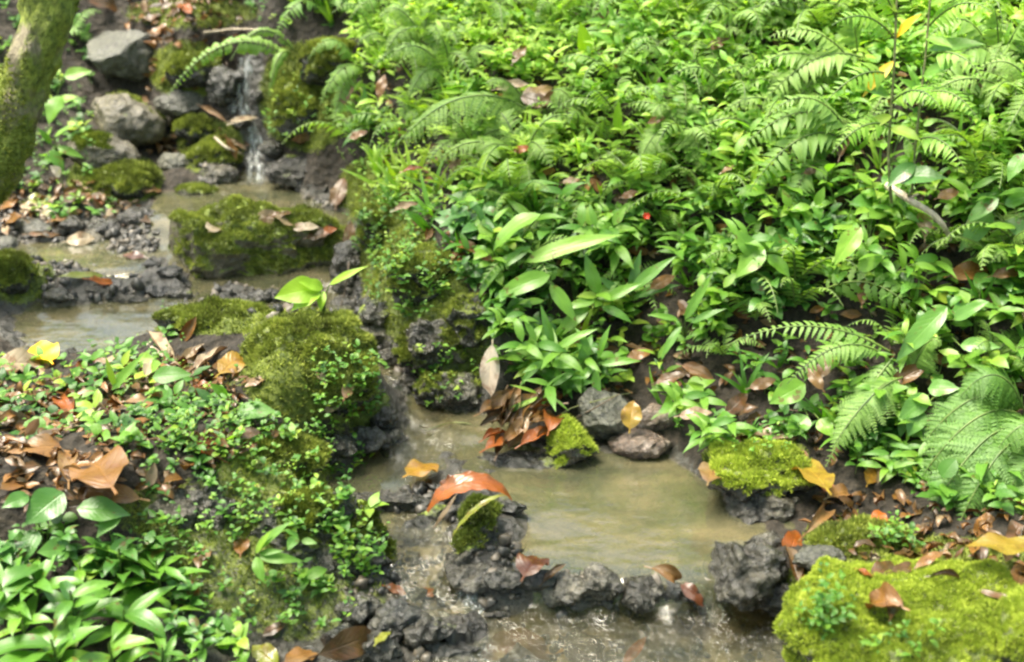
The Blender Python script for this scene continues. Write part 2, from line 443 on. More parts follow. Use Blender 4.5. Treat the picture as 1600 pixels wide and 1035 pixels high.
def rock_mat(name, c0, c1, c2, wet=.45, pit=1.0, mosscol=((.07, .095, .012), (.22, .28, .025)), scale=1.0):
    m, nt, out = newmat(name); N = NB(nt)
    tc = N('NewGeometry'); pos = tc.outputs['Position']
    n1 = N.noise(9 * scale, 5, .65, pos); n2 = N.noise(60 * scale, 5, .7, pos)
    vor = N('TexVoronoi', {'Vector': pos, 'Scale': 55.0 * scale, 'Randomness': 1.0}).outputs['Distance']
    col = N.ramp(n1, [(.3, c0), (.5, c1), (.68, c2)])
    col = N.mix(N.math('MULTIPLY', n2, .8), col, N.mix(1.0, col, (.45, .45, .42), 'MULTIPLY'))
    ms = N('Attribute', attribute_name='moss').outputs['Fac']
    mf = N.math('ADD', ms, N.math('MULTIPLY', N.math('SUBTRACT', n2, .5), 1.1))
    mf = N.ramp(mf, [(.42, g3(0)), (.6, g3(1))])
    mcol = N.ramp(N.noise(45, 4, .7, pos), [(.3, mosscol[0]), (.7, mosscol[1])])
    col = N.mix(mf, col, mcol)
    ro = N.ramp(N.noise(14, 3, .6, pos), [(.35, g3(wet * .55)), (.7, g3(min(1, wet * 1.5)))])
    ro = N.mix(mf, ro, g3(.85))
    h = N.math('ADD', N.math('MULTIPLY', vor, pit), N.math('ADD', N.math('MULTIPLY', n2, 1.0), N.math('MULTIPLY', n1, .5)))
    b1 = N('Bump', {'Strength': 1.0, 'Distance': .018, 'Height': h}).outputs[0]
    b2 = N('Bump', {'Strength': .8, 'Distance': .006, 'Height': N.noise(170, 4, .65, pos), 'Normal': b1}).outputs[0]
    speck = N.ramp(N('TexVoronoi', {'Vector': pos, 'Scale': 130.0}).outputs['Color'], [(.2, g3(.55)), (.8, g3(1.5))])
    col = N.mix(.8, col, N.mix(1.0, col, speck, 'MULTIPLY'))
    pr = N('BsdfPrincipled', {'Base Color': col, 'Roughness': ro, 'Specular IOR Level': .7, 'Normal': b2, 'Coat Weight': .5, 'Coat Roughness': .22, 'Coat Normal': b2})
    nt.links.new(pr.outputs[0], out.inputs[0])
    return m
M_RGREY = rock_mat('grey_rock', (.016, .014, .008), (.055, .050, .033), (.18, .165, .12), wet=.25)
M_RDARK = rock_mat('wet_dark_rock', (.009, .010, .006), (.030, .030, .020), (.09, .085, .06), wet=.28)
M_RTAN = rock_mat('tan_rock', (.04, .034, .016), (.105, .09, .048), (.19, .165, .10), wet=.45, pit=.3, scale=.6)
M_RSLATE = rock_mat('slate_rock', (.045, .045, .028), (.09, .09, .062), (.145, .145, .105), wet=.5, pit=.1, scale=.6)
M_RBROWN = rock_mat('brown_rock', (.08, .05, .035), (.22, .16, .12), (.48, .42, .38), wet=.25, pit=.4)

def ground_mat():
    m, nt, out = newmat('forest_ground'); N = NB(nt)
    pos = N('NewGeometry').outputs['Position']
    n1 = N.noise(12, 5, .65, pos); n2 = N.noise(70, 5, .7, pos)
    vor = N('TexVoronoi', {'Vector': pos, 'Scale': 48.0}).outputs['Distance']
    soil = N.ramp(n2, [(.3, (.009, .007, .004)), (.55, (.028, .021, .012)), (.75, (.075, .056, .034))])
    rock = N.ramp(n1, [(.3, (.010, .009, .005)), (.5, (.034, .030, .019)), (.7, (.10, .09, .062))])
    rock = N.mix(N.math('MULTIPLY', n2, .9), rock, (.03, .03, .025))
    bed = N.ramp(N.noise(16, 5, .65, pos), [(.3, (.035, .03, .018)), (.5, (.16, .125, .065)), (.7, (.30, .235, .13))])
    ra = N('Attribute', attribute_name='rock').outputs['Fac']
    mo = N('Attribute', attribute_name='moss').outputs['Fac']
    be = N('Attribute', attribute_name='bed').outputs['Fac']
    rf = N.ramp(N.math('ADD', ra, N.math('MULTIPLY', N.math('SUBTRACT', n1, .5), 1.2)), [(.4, g3(0)), (.6, g3(1))])
    mf = N.ramp(N.math('ADD', mo, N.math('MULTIPLY', N.math('SUBTRACT', n2, .5), 1.1)), [(.42, g3(0)), (.6, g3(1))])
    mcol = N.ramp(N.noise(45, 4, .7, pos), [(.3, (.05, .075, .01)), (.7, (.17, .21, .02))])
    col = N.mix(rf, soil, rock); col = N.mix(mf, col, mcol); col = N.mix(be, col, bed)
    ro = N.mix(rf, g3(.8), N.ramp(n1, [(.35, g3(.22)), (.7, g3(.7))])); ro = N.mix(mf, ro, g3(.85))
    h = N.math('ADD', N.math('MULTIPLY', vor, 1.0), N.math('ADD', n2, N.math('MULTIPLY', n1, .5)))
    b1 = N('Bump', {'Strength': .9, 'Distance': .014, 'Height': h}).outputs[0]
    b1 = N('Bump', {'Strength': .7, 'Distance': .006, 'Height': N.noise(170, 4, .65, pos), 'Normal': b1}).outputs[0]
    pr = N('BsdfPrincipled', {'Base Color': col, 'Roughness': ro, 'Normal': b1, 'Coat Weight': N.math('MULTIPLY', ra, .7), 'Coat Roughness': .15, 'Coat Normal': b1})
    nt.links.new(pr.outputs[0], out.inputs[0])
    return m
M_GROUND = ground_mat()

def water_mat(name='stream_water'):
    m, nt, out = newmat(name); N = NB(nt)
    pos = N('NewGeometry').outputs['Position']
    fl = N('Attribute', attribute_name='flow').outputs['Fac']
    st = N('Mapping', {'Vector': pos, 'Scale': (1.0, 2.2, 1.0), 'Rotation': (0, 0, .25)}).outputs[0]
    murk = N.ramp(N.noise(7, 4, .55, st), [(.3, (.065, .075, .042)), (.5, (.11, .108, .060)), (.68, (.19, .165, .09))])
    n1 = N.noise(16, 3, .55, st); n2 = N.noise(70, 3, .6, st); n3 = N.noise(34, 4, .6, pos)
    h = N.math('ADD', N.math('MULTIPLY', n1, .8), N.math('MULTIPLY', N.math('ADD', n2, N.math('MULTIPLY', n3, 1.5)), N.math('ADD', .1, N.math('MULTIPLY', fl, 2.4))))
    bp = N('Bump', {'Strength': .4, 'Distance': .006, 'Height': h}).outputs[0]
    dif = N('BsdfDiffuse', {'Color': murk, 'Normal': bp})
    tr = N('BsdfTransparent', {'Color': (.80, .80, .62, 1)})
    body = N('MixShader', {0: N.math('SUBTRACT', .50, N.math('MULTIPLY', fl, .40)), 1: tr.outputs[0], 2: dif.outputs[0]})
    gl = N('BsdfGlossy', {'Color': (1, 1, 1, 1), 'Roughness': .04, 'Normal': bp})
    fr = N('Fresnel', {'IOR': 1.38, 'Normal': bp}).outputs[0]
    ms = N('MixShader', {0: N.math('MINIMUM', N.math('MULTIPLY', fr, 1.5), 1.0), 1: body.outputs[0], 2: gl.outputs[0]})
    nt.links.new(ms.outputs[0], out.inputs[0])
    return m
M_WATER = water_mat()
def foam_mat():
    m, nt, out = newmat('falling_water'); N = NB(nt)
    pos = N('NewGeometry').outputs['Position']
    st = N('Mapping', {'Vector': N('UVMap').outputs[0], 'Scale': (9, 4.5, 1)}).outputs[0]
    sxy = N('SeparateXYZ', {0: N('UVMap').outputs[0]})
    ed = N.math('SUBTRACT', 1.0, N.math('POWER', N.math('ABSOLUTE', N.math('SUBTRACT', N.math('MULTIPLY', sxy.outputs[0], 2.0), 1.0)), 2.5))
    n1 = N.noise(1.0, 4, .6, st)
    bp = N('Bump', {'Strength': .8, 'Distance': .006, 'Height': n1}).outputs[0]
    pr = N('BsdfPrincipled', {'Base Color': (.55, .58, .56, 1), 'Roughness': .15, 'Normal': bp, 'Specular IOR Level': .8})
    tr = N('BsdfTransparent')
    f = N.math('MULTIPLY', N.ramp(n1, [(.44, g3(.06)), (.68, g3(.75))]), ed)
    ms = N('MixShader', {0: f, 1: tr.outputs[0], 2: pr.outputs[0]})
    nt.links.new(ms.outputs[0], out.inputs[0])
    return m
M_FOAM = foam_mat()
def bark_mat(name, c0, c1, mosscol=None):
    m, nt, out = newmat(name); N = NB(nt)
    pos = N('NewGeometry').outputs['Position']
    st = N('Mapping', {'Vector': pos, 'Scale': (1.0, 1.0, .35)}).outputs[0]
    n1 = N.noise(30, 5, .65, st); n2 = N.noise(9, 4, .6, pos)
    col = N.ramp(n1, [(.3, c0), (.7, c1)])
    if mosscol:
        f = N.ramp(n2, [(.40, g3(0)), (.52, g3(1))])
        mc = N.ramp(N.noise(60, 4, .7, pos), [(.3, mosscol[0]), (.7, mosscol[1])])
        col = N.mix(f, col, mc)
    b = N('Bump', {'Strength': 1.0, 'Distance': .02, 'Height': n1}).outputs[0]
    pr = N('BsdfPrincipled', {'Base Color': col, 'Roughness': .8, 'Normal': b})
    nt.links.new(pr.outputs[0], out.inputs[0])
    return m
M_BARK = bark_mat('mossy_bark', (.05, .04, .02), (.30, .26, .17), ((.05, .075, .012), (.28, .33, .05)))
M_TWIG = bark_mat('twig_bark', (.04, .028, .018), (.16, .12, .08))
M_PTWIG = bark_mat('pale_twig', (.25, .20, .13), (.60, .52, .40))
M_GTWIG = bark_mat('green_twig', (.10, .11, .04), (.22, .24, .09))
def stem_mat():
    m, nt, out = newmat('green_stem'); N = NB(nt)
    nz = N.noise(20, 2, .5, N('NewGeometry').outputs['Position'])
    pr = N('BsdfPrincipled', {'Base Color': N.ramp(nz, [(.3, (.05, .10, .02)), (.7, (.14, .20, .04))]), 'Roughness': .5})
    nt.links.new(pr.outputs[0], out.inputs[0]); return m
M_STEM = stem_mat()
def red_mat():
    m, nt, out = newmat('red_petal'); N = NB(nt)
    nz = N.noise(90, 2, .5, N('NewGeometry').outputs['Position'])
    pr = N('BsdfPrincipled', {'Base Color': N.ramp(nz, [(.3, (.6, .02, .01)), (.7, (.85, .08, .02))]), 'Roughness': .4})
    nt.links.new(pr.outputs[0], out.inputs[0]); return m
M_RED = red_mat()

# ------------------------------------------------------------------ terrain mesh
def spots(u, v, lst):
    f = np.zeros(np.shape(u))
    for (cu, cv, ru, rv, s) in lst:
        d = np.sqrt(((u - cu) / ru) ** 2 + ((v - cv) / rv) ** 2)
        f = np.maximum(f, s * (1 - sstep(.75, 1.15, d)))
    return f
MOSS_SPOTS = [(480,570,115,95,1.),(330,495,150,30,.9),(430,720,110,60,.8),(480,800,90,70,.7),(540,930,80,50,.5),(460,960,90,50,.55),(330,850,90,40,.6),(440,840,90,50,.6),(250,600,150,50,.45),(650,470,90,70,.9),(620,400,70,80,.8),
              (480,150,80,90,1.),(330,230,60,50,.7),(180,280,80,45,.9),(30,430,60,50,.8),(720,560,60,60,.6),(560,640,60,50,.6),(290,110,60,50,.9),
              (300,20,120,30,.6),(1180,720,90,50,.9),(1340,840,90,40,.9),(1450,950,260,120,1.),(300,800,140,60,.58),(400,900,160,80,.58),(540,880,60,80,.5),(580,300,60,60,.7)]
ROCK_SPOTS = [(560,480,110,110,1.),(700,560,110,90,1.),(430,790,170,80,.8),(400,920,260,120,.7),(130,350,200,45,1.),(150,460,260,60,1.),(600,950,220,120,1.)]
# outer, coarser rings
def ext(a, lo, hi):
    s = [a[0]]; st = STEP
    while s[-1] > lo: st *= 1.35; s.append(s[-1] - st)
    e = [a[-1]]; st = STEP
    while e[-1] < hi: st *= 1.35; e.append(e[-1] + st)
    return np.concatenate([np.array(s[1:])[::-1], a, np.array(e[1:])]), len(s) - 1
XX, ox = ext(gx, -40, 40); YY, oy = ext(gy, -30, 45)
MX, MY = np.meshgrid(XX, YY)
MZ = np.zeros_like(MX)
outside = np.ones(MX.shape, bool); outside[oy:oy + len(gy), ox:ox + len(gx)] = False
def far(x, y):
    xc = np.clip(x, SX0, SX1); yc = np.clip(y, SY0, SY1)
    z = T(xc, yc)
    dx = x - xc; dy = y - yc
    rise = np.where(dx > 0, .45 * dx, -.10 * dx) + np.where(dy > 0, .42 * dy, .03 * dy)
    rise = 7 * np.tanh(rise / 7)
    dd = np.hypot(dx, dy)
    return z + rise + np.minimum(dd, 2) * .12 * fbm(np.stack([x, y, 0 * x], -1) * .5, 3)
MZ[outside] = far(MX[outside], MY[outside])
MZ[oy:oy + len(gy), ox:ox + len(gx)] = Zg
Vt = np.stack([MX, MY, MZ], -1).reshape(-1, 3)
Ut, Vv, dep = project(Vt)
Ut = np.where(dep > .3, Ut, -9999); 
moss_a = spots(Ut, Vv, MOSS_SPOTS)
rock_a = np.maximum(spots(Ut, Vv, ROCK_SPOTS), inpoly(Ut, Vv, stream_poly) * 1.0)
# ------------------------------------------------------------------ water surface
WP = [(900,1000,0.),(1150,1010,0.),(750,1000,0.),(1230,1060,0.),(900,1120,0),(900,893,.05),(1000,893,.05),(1080,893,.05),(840,890,.05),(900,975,0.),(1000,975,0.),(1100,975,0.),(820,975,0.),(690,950,.012),(650,900,.03),(600,860,.045),
      (850,780,.05),(1000,850,.05),(1100,800,.05),(950,730,.05),(820,740,.05),(700,720,.055),(640,680,.066),(560,740,.056),(550,825,.04),(680,850,.034),(720,830,.036),(620,640,.08),(690,660,.072),
      (1230,820,.05),
      (600,580,.11),(560,480,.125),(470,470,.128),(300,465,.128),(180,480,.125),(90,510,.12),(90,545,.12),(0,500,.125),
      (120,405,.158),(60,400,.158),(190,400,.158),(545,420,.15),(555,380,.17),
      (300,325,.208),(400,310,.208),(480,320,.208),(400,290,.21),(520,330,.2)]
WPa = np.array(WP, float); WX = atz(WPa[:, 0], WPa[:, 1], WPa[:, 2])
wx = np.arange(-2.3, 1.4, .012); wy = np.arange(1.4, 4.1, .012)
wX, wY = np.meshgrid(wx, wy)
num = 0; den = 0
for k in range(len(WX)):
    w = 1 / (((wX - WX[k, 0]) ** 2 + (wY - WX[k, 1]) ** 2) + 1e-3) ** 3
    num = num + w * WX[k, 2]; den = den + w
wZ = num / den
wU, wV, _ = project(np.stack([wX, wY, wZ], -1))
stream_w = [(-300,395),(0,385),(60,365),(200,370),(230,345),(250,300),(370,270),(440,270),(540,300),(560,330),(590,440),(620,560),(780,640),
               (830,700),(1060,690),(1120,740),(1300,830),(1270,940),(1290,1240),(560,1240),(560,960),(470,760),(480,700),(600,690),(590,640),(540,560),(500,470),(330,520),(180,560),(60,590),(-300,560)]
ok = inpoly(wU, wV, stream_w) & (T(wX, wY) < wZ + .012)
flow_spots = [(640,900,110,70,1.),(720,950,70,40,1.),(650,690,70,70,.6),(1120,970,90,40,1.),(900,1010,350,60,.75),(600,560,60,60,.8),(1180,980,100,50,.9),(690,830,80,60,.8),(400,270,50,20,.8)]
wF = spots(wU, wV, flow_spots)
wnoise = .0018 * fbm(np.stack([wX * 22, wY * 40, 0 * wX], -1), 2) * (.25 + wF * 1.6)
Fw = grid_faces(len(wy), len(wx))
Fw = Fw[ok.ravel()[Fw].any(1)]
used, inv = np.unique(Fw, return_inverse=True)
Vw = np.stack([wX, wY, wZ + wnoise], -1).reshape(-1, 3)[used]
me = raw_mesh('stream_water', Vw, inv.reshape(Fw.shape), None, {'flow': wF.ravel()[used]}, M_WATER)
tag(obj('stream_water', me), kind='structure')
# bed attribute (silt under the pools)
wzT = bil(wx, wy, wZ, Vt[:, 0], Vt[:, 1])
inw = inpoly(Ut, Vv, stream_w)
bed = inw * sstep(-.004, .012, wzT - Vt[:, 2])
moss_a = moss_a * (1 - bed)
me = raw_mesh('ground', Vt, grid_faces(len(YY), len(XX)), None, {'moss': moss_a, 'rock': rock_a, 'bed': bed}, M_GROUND)
tag(obj('ground', me), kind='structure')

# ------------------------------------------------------------------ label machinery
LM = [("the mossy boulder in the upper pool", 385, 390), ("the leaning mossy trunk", 50, 150), ("the little waterfall", 385, 130),
      ("the domed moss mound", 490, 550), ("the large curled orange leaf", 740, 770), ("the heap of brown leaves", 815, 665),
      ("the wide middle pool", 950, 800), ("the bright mossy foreground rock", 1430, 960), ("the pale leaf hanging from the bank", 770, 585),
      ("the lacy fern at lower right", 1500, 700), ("the thin dark sapling stems", 1400, 190), ("the glossy plants at lower left", 170, 930),
      ("the pale bent stick", 1440, 330), ("the red flower", 1010, 338), ("the flat mossy rock by the pool", 1180, 740),
      ("the yellow leaf at the left edge", 65, 557), ("the small foreground cascade", 1110, 930), ("the angular grey boulder", 195, 92),
      ("the pitted rock wall", 690, 550), ("the arching pale fern", 720, 180), ("the shadowed foreground rock face", 430, 850)]
REG = []
def reg(o, adj, noun, cat, group, u=None, v=None, label=None):
    """remember a thing; its label is finished once all are known"""
    if u is None: u, v, _ = project(np.array(o.location))
    o['category'] = cat
    if group: o['group'] = group
    if label: o['label'] = label
    else: REG.append((o, adj, noun, float(u), float(v)))
ORD = ['', 'second', 'third', 'fourth', 'fifth', 'sixth', 'seventh', 'eighth', 'ninth', 'tenth', 'eleventh', 'twelfth', 'thirteenth',
       'fourteenth', 'fifteenth', 'sixteenth', 'seventeenth', 'eighteenth', 'nineteenth', 'twentieth']
def finish_labels():
    groups = {}
    for o, adj, noun, u, v in REG:
        d = [(math.hypot(u - a, v - b), nm, a, b) for nm, a, b in LM]
        d.sort(); _, nm, a, b = d[0]
        dx, dy = u - a, v - b
        if abs(dx) > abs(dy): w = 'right of' if dx > 0 else 'left of'
        else: w = 'below' if dy > 0 else 'above'
        groups.setdefault((adj, noun, w, nm), []).append((u, v, o))
    for (adj, noun, w, nm), L in groups.items():
        L.sort(key=lambda q: q[0]); k = len(L)
        for i, (u, v, o) in enumerate(L):
            pre = ''
            if k == 2: pre = 'left-hand ' if i == 0 else 'right-hand '
            elif k > 2:
                if i == 0: pre = 'leftmost '
                elif i == k - 1: pre = 'rightmost '
                elif i <= k // 2: pre = ORD[min(i, 19)] + ' from left '
                else: pre = ORD[min(k - 1 - i, 19)] + ' from right '
            s = f"{pre}{adj} {noun} {w} {nm}"
            o['label'] = ' '.join(s.split())

# ------------------------------------------------------------------ rocks
import bmesh
_ico = {}
def ico(n):
    if n not in _ico:
        b = bmesh.new(); bmesh.ops.create_icosphere(b, subdivisions=n, radius=1)
        _ico[n] = (np.array([v.co[:] for v in b.verts]), np.array([[v.index for v in f.verts] for f in b.faces])); b.free()
    return _ico[n]
def tufts(P, N, hs, tint, r, width=.0022):
    """three cornered moss blades standing at points P"""
    m = len(P)
    d = N + r.normal(0, .42, (m, 3)) + np.array([0, -.1, .25]); d /= np.linalg.norm(d, axis=1)[:, None]
    s = np.cross(d, r.normal(size=(m, 3))); s /= np.linalg.norm(s, axis=1)[:, None]
    w = width * r.uniform(.7, 1.3, m)[:, None]
    a = P - s * w - N * .002; b = P + s * w - N * .002; c = P + d * hs[:, None]
    V = np.stack([a, b, c], 1).reshape(-1, 3)
    F = np.arange(3 * m).reshape(-1, 3)
    return V, F, np.repeat(tint, 3)
def moss_on(name, V, F, attr, dens, mat, parent, seed, hmin=.004, hmax=.011, upmin=-.1, keep=None, cushion=.6):
    r = np.random.default_rng(seed)
    tri = V[F[:, :3]]
    nr = np.cross(tri[:, 1] - tri[:, 0], tri[:, 2] - tri[:, 0]); ar = np.linalg.norm(nr, axis=1) / 2
    nr = nr / np.maximum(ar[:, None] * 2, 1e-12)
    a = attr[F[:, :3]].mean(1)
    w = ar * sstep(.35, .7, a) * (nr[:, 2] > upmin)
    if keep is not None: w = w * keep
    tot = w.sum()
    if tot <= 0: return None
    m = int(min(dens * tot, 60000))
    if m < 900: return None
    i = r.choice(len(F), m, p=w / tot)
    b = r.dirichlet((1, 1, 1), m)
    P = (tri[i] * b[..., None]).sum(1)
    cl = fbm(P * 45 + seed, 2)
    P = P[cl > -.55]; nn = nr[i][cl > -.55]; cl = cl[cl > -.55]; m = len(P)
    hs = (hmin + (hmax - hmin) * r.random(m)) * (1 + cushion * cl)
    tint = np.clip(.5 + .35 * fbm(P * 18, 2) + r.normal(0, .17, m), 0, 1)
    V2, F2, t2 = tufts(P, nn, hs, tint, r)
    me = raw_mesh(name, V2, F2, None, {'tint': t2}, mat, smooth=False)
    o = obj(name, me, parent)
    return o
ROCKP = {}
def rock(name, cu, cv, w, h, k=.75, deep=1.0, off=None, mat=M_RGREY, moss=0.0, mossmat=M_MOSS, seed=0, facets=0, power=1.0, amp=.16, pits=0.0, rot=0.0,
         sub=5, dens=320000, tilt=0.0, label=None, cat='rock', group=None, adj='', mossside=0.0, hmax=.011, cushion=.6):
    r = np.random.default_rng(1000 + seed)
    p = hit(cu, cv)
    dist = np.linalg.norm(p - [0, 0, CAM_H]); s = dist / FPX
    th = PITCH + math.atan((cv - PH / 2) / FPX)
    Hh = h / 2 * s
    ry = Hh / math.sqrt((k * math.cos(th)) ** 2 + math.sin(th) ** 2) * deep; rz = (Hh / math.sqrt((k * math.cos(th)) ** 2 + math.sin(th) ** 2)) * k; rx = w / 2 * s
    if off is None: off = rz * .15
    p = hit(cu, cv, off)
    V, F = ico(sub)
    V = V.copy()
    if power != 1.0:
        V = np.sign(V) * np.abs(V) ** power
        V = V / np.abs(V).max()
    q = V.copy()
    V = V * (1 + amp * fbm(q * np.array([rx, ry, rz]) / ((rx * ry * rz) ** (1 / 3)) * 1.2 + seed * 3.7, 3, .5))[:, None]
    for _ in range(facets):
        nrm = r.normal(size=3); nrm /= np.linalg.norm(nrm)
        dd = r.uniform(.62, .85)
        ex = V @ nrm - dd
        V = V - np.maximum(ex, 0)[:, None] * nrm * .95
    V = V * (np.array([rx, ry, rz]) / np.abs(V).max(0))
    sc = (rx + ry + rz) / 3
    Nn = V / np.array([rx, ry, rz]) ** 2; Nn /= np.linalg.norm(Nn, axis=1)[:, None]
    world = V + p
    V = V + Nn * (.008 * fbm(world * 24, 3) + .003 * fbm(world * 80, 2))[:, None] * min(1, sc / .07)
    if pits:
        pn = ridged(world * 19 + seed, 2) - .25 * fbm(world * 8 + seed, 2)
        V = V + Nn * (pits * .013 * (sstep(.1, .75, pn) - .6))[:, None] * min(1, sc / .06)
    if rot:
        c, s_ = math.cos(rot), math.sin(rot)
        V = V @ np.array([[c, 0, -s_], [0, 1, 0], [s_, 0, c]])
    # vertex normals
    fn = np.cross(V[F[:, 1]] - V[F[:, 0]], V[F[:, 2]] - V[F[:, 0]])
    vn = np.zeros_like(V)
    for j in range(3): np.add.at(vn, F[:, j], fn)
    vn /= np.linalg.norm(vn, axis=1)[:, None] + 1e-12
    ma = np.zeros(len(V))
    if moss > 0:
        ma = np.clip(moss * 1.25 * sstep(-.35 + (1 - moss) * .6, .65, vn[:, 2] + mossside * -vn[:, 1]) + .45 * fbm(world * 9 + seed, 3) * (1.2 - moss) * 1.6, 0, 1.1)
        ma = np.where(vn[:, 2] < -.3, 0, ma)
    zb = -rz * .9
    V = V - np.array([0, 0, zb])
    loc = p + np.array([0, 0, zb])
    me = raw_mesh(name, V, F, None, {'moss': ma}, mat)
    o = obj(name, me, None, [float(c) for c in loc])
    if moss > 0:
        mo = moss_on('moss', V, F, ma, dens, mossmat, o, seed, hmax=hmax, cushion=cushion)
    reg(o, adj, name.replace('_', ' '), cat, group, cu, cv, label)
    ROCKP[name + str(seed)] = o
    return o

rock('mossy_boulder', 380, 390, 335, 148, k=1.2, deep=.85, off=.085, mat=M_RTAN, moss=.66, mossside=.35, seed=1, power=.72, amp=.26, facets=3, pits=.5, sub=6, dens=200000, mossmat=M_MOSS,
     label='long blocky moss covered boulder sitting in the upper pool with a dark hollow beneath')
rock('angular_boulder', 195, 92, 122, 88, k=.8, mat=M_RSLATE, seed=214, facets=16, amp=.08, power=.7, off=.05, label='angular bare grey boulder above the others at upper left')
rock('rounded_boulder', 195, 186, 128, 84, k=.55, mat=M_RTAN, seed=3, facets=8, amp=.12, off=.03, moss=.25, power=.8, label='rounded tan grey boulder under the angular grey one')
rock('rounded_boulder', 163, 243, 108, 66, k=.8, mat=M_RTAN, seed=4, facets=3, amp=.1, off=.03, rot=.25, moss=.3, mossmat=M_MOSSD, label='oblong olive boulder tilted beside the leaning mossy trunk')
rock('small_boulder', 232, 206, 66, 62, k=.8, mat=M_RDARK, seed=5, facets=4, moss=.4, mossmat=M_MOSSD, label='small dark olive rock wedged between two rounded boulders')
rock('small_boulder', 282, 160, 80, 40, k=.6, mat=M_RSLATE, seed=6, facets=5, label='low grey rock right of the angular boulder below the arching fern')
rock('mossy_rock', 333, 250, 92, 66, k=.8, mat=M_RDARK, moss=.85, seed=7, label='mossy rock left of the small waterfall with wet grey foot')
rock('mossy_rock', 308, 202, 66, 42, k=.7, mat=M_RDARK, moss=.8, seed=8, label='small moss cushion rock just above the mossy rock by the waterfall')
rock('mossy_rock', 190, 285, 112, 60, k=.6, mat=M_RDARK, moss=.9, seed=9, label='low domed mossy rock below the oblong olive boulder')
rock('mossy_rock', 308, 300, 64, 26, k=.6, mat=M_RGREY, moss=.5, seed=10, sub=4, label='little half mossy stone at the edge of the upper pool')
rock('mossy_rock', 12, 430, 82, 74, k=.7, mat=M_RDARK, moss=.8, seed=11, label='dark mossy rock cut by the left edge beside the upper pool')
rock('mossy_rock', 480, 172, 116, 110, k=1.0, mat=M_RDARK, moss=1., seed=12, off=.02, label='tall moss cushion right of the small waterfall', dens=260000)
rock('mossy_rock', 520, 100, 110, 80, k=1.0, mat=M_RDARK, moss=.95, seed=13, off=.0, label='moss hump above the cushion right of the waterfall')
rock('mossy_rock', 300, 110, 84, 56, k=.8, mat=M_RDARK, moss=.8, seed=14, label='mossy rock behind the arching fern left of the waterfall')
rock('wet_rock', 352, 140, 56, 70, k=1.2, mat=M_RDARK, seed=15, pits=.6, adj='dark glistening')
rock('wet_rock', 372, 120, 26, 22, k=.8, mat=M_RDARK, seed=151, sub=4, off=.01, adj='small dark')
rock('wet_rock', 402, 150, 24, 22, k=.8, mat=M_RDARK, seed=152, sub=4, off=.01, adj='small dark')
rock('wet_rock', 378, 190, 34, 22, k=.8, mat=M_RDARK, seed=153, sub=4, off=.01, adj='small dark')
rock('wet_rock', 424, 232, 40, 30, k=.8, mat=M_RDARK, seed=154, sub=4, off=.01, adj='small dark')
rock('wet_rock', 470, 268, 120, 44, k=.7, mat=M_RGREY, seed=16, pits=1., moss=.2, adj='lumpy grey')
rock('wet_rock', 340, 275, 70, 34, k=.7, mat=M_RGREY, seed=17, pits=1., adj='low lumpy grey')
rock('wet_rock', 275, 258, 60, 40, k=.7, mat=M_RSLATE, seed=18, facets=4, adj='flat slate')
# pitted wall under the right bank
PITG = 'pitted rocks at the foot of the bank'
rock('pitted_rock', 672, 540, 118, 100, k=1.0, mat=M_RGREY, moss=.3, seed=21, pits=1.6, off=.0, amp=.25, label='grey pitted rock with hollows on the right bank above the channel', group=PITG)
rock('pitted_rock', 735, 500, 90, 90, k=1.0, mat=M_RDARK, moss=.5, seed=22, pits=1.2, off=.0, amp=.25, label='dark pitted rock half hidden under strap leaves', group=PITG)
rock('pitted_rock', 700, 612, 118, 72, k=.8, mat=M_RGREY, moss=.42, seed=23, pits=1.6, off=.0, amp=.25, label='pitted mossy rock standing at the water left of the pale hanging leaf', group=PITG)
rock('pitted_rock', 632, 600, 60, 44, k=.8, mat=M_RGREY, seed=24, pits=1.2, amp=.25, label='small grey pitted rock at the narrow of the channel', group=PITG)
rock('pitted_rock', 590, 488, 70, 56, k=.9, mat=M_RDARK, moss=.5, seed=25, pits=1., amp=.2, label='dark lump of rock beside the channel left of the bank moss', group=PITG)
rock('bank_moss_rock', 665, 432, 130, 96, k=1.0, mat=M_RDARK, moss=.95, seed=26, off=-.01, amp=.22, label='mossy hump on the right bank beside the channel', dens=240000)
rock('bank_moss_rock', 590, 360, 70, 80, k=1.1, mat=M_RGREY, moss=.55, seed=27, off=-.01, amp=.22, label='steep half mossy rock at the head of the right bank')
rock('wet_rock', 545, 430, 56, 110, k=1.3, mat=M_RGREY, seed=28, pits=.7, off=-.02, adj='tall grey')
for i, (u, v, w, h, m_) in enumerate([(545,475,60,30,M_RGREY),(500,440,50,24,M_RDARK),(460,470,70,26,M_RGREY),(410,462,60,22,M_RGREY),(585,520,60,34,M_RGREY),(560,545,50,30,M_RGREY),
        (610,555,40,30,M_RGREY),(200,468,60,16,M_RGREY),(245,456,50,22,M_RDARK),(280,460,40,20,M_RGREY),(150,455,46,18,M_RGREY),(95,462,60,24,M_RGREY),
        (265,425,40,24,M_RDARK),(235,415,30,20,M_RDARK),(215,340,60,34,M_RGREY),(165,358,60,36,M_RGREY),(110,352,50,34,M_RGREY),(60,360,50,30,M_RSLATE),(10,385,40,34,M_RSLATE),
        (140,372,46,26,M_RTAN),(90,378,36,18,M_RDARK),(30,350,34,20,M_RTAN),(250,365,30,20,M_RGREY)]):
    rock('stream_stone', u, v, w, h, k=.7, mat=m_, seed=40 + i, sub=4, facets=3, pits=.6, amp=.2, adj={M_RGREY: 'grey', M_RDARK: 'dark wet', M_RSLATE: 'bluish grey', M_RTAN: 'tan'}[m_],
         cat='stone', group='stones along the stream', moss=.25 if i % 4 == 1 else 0)
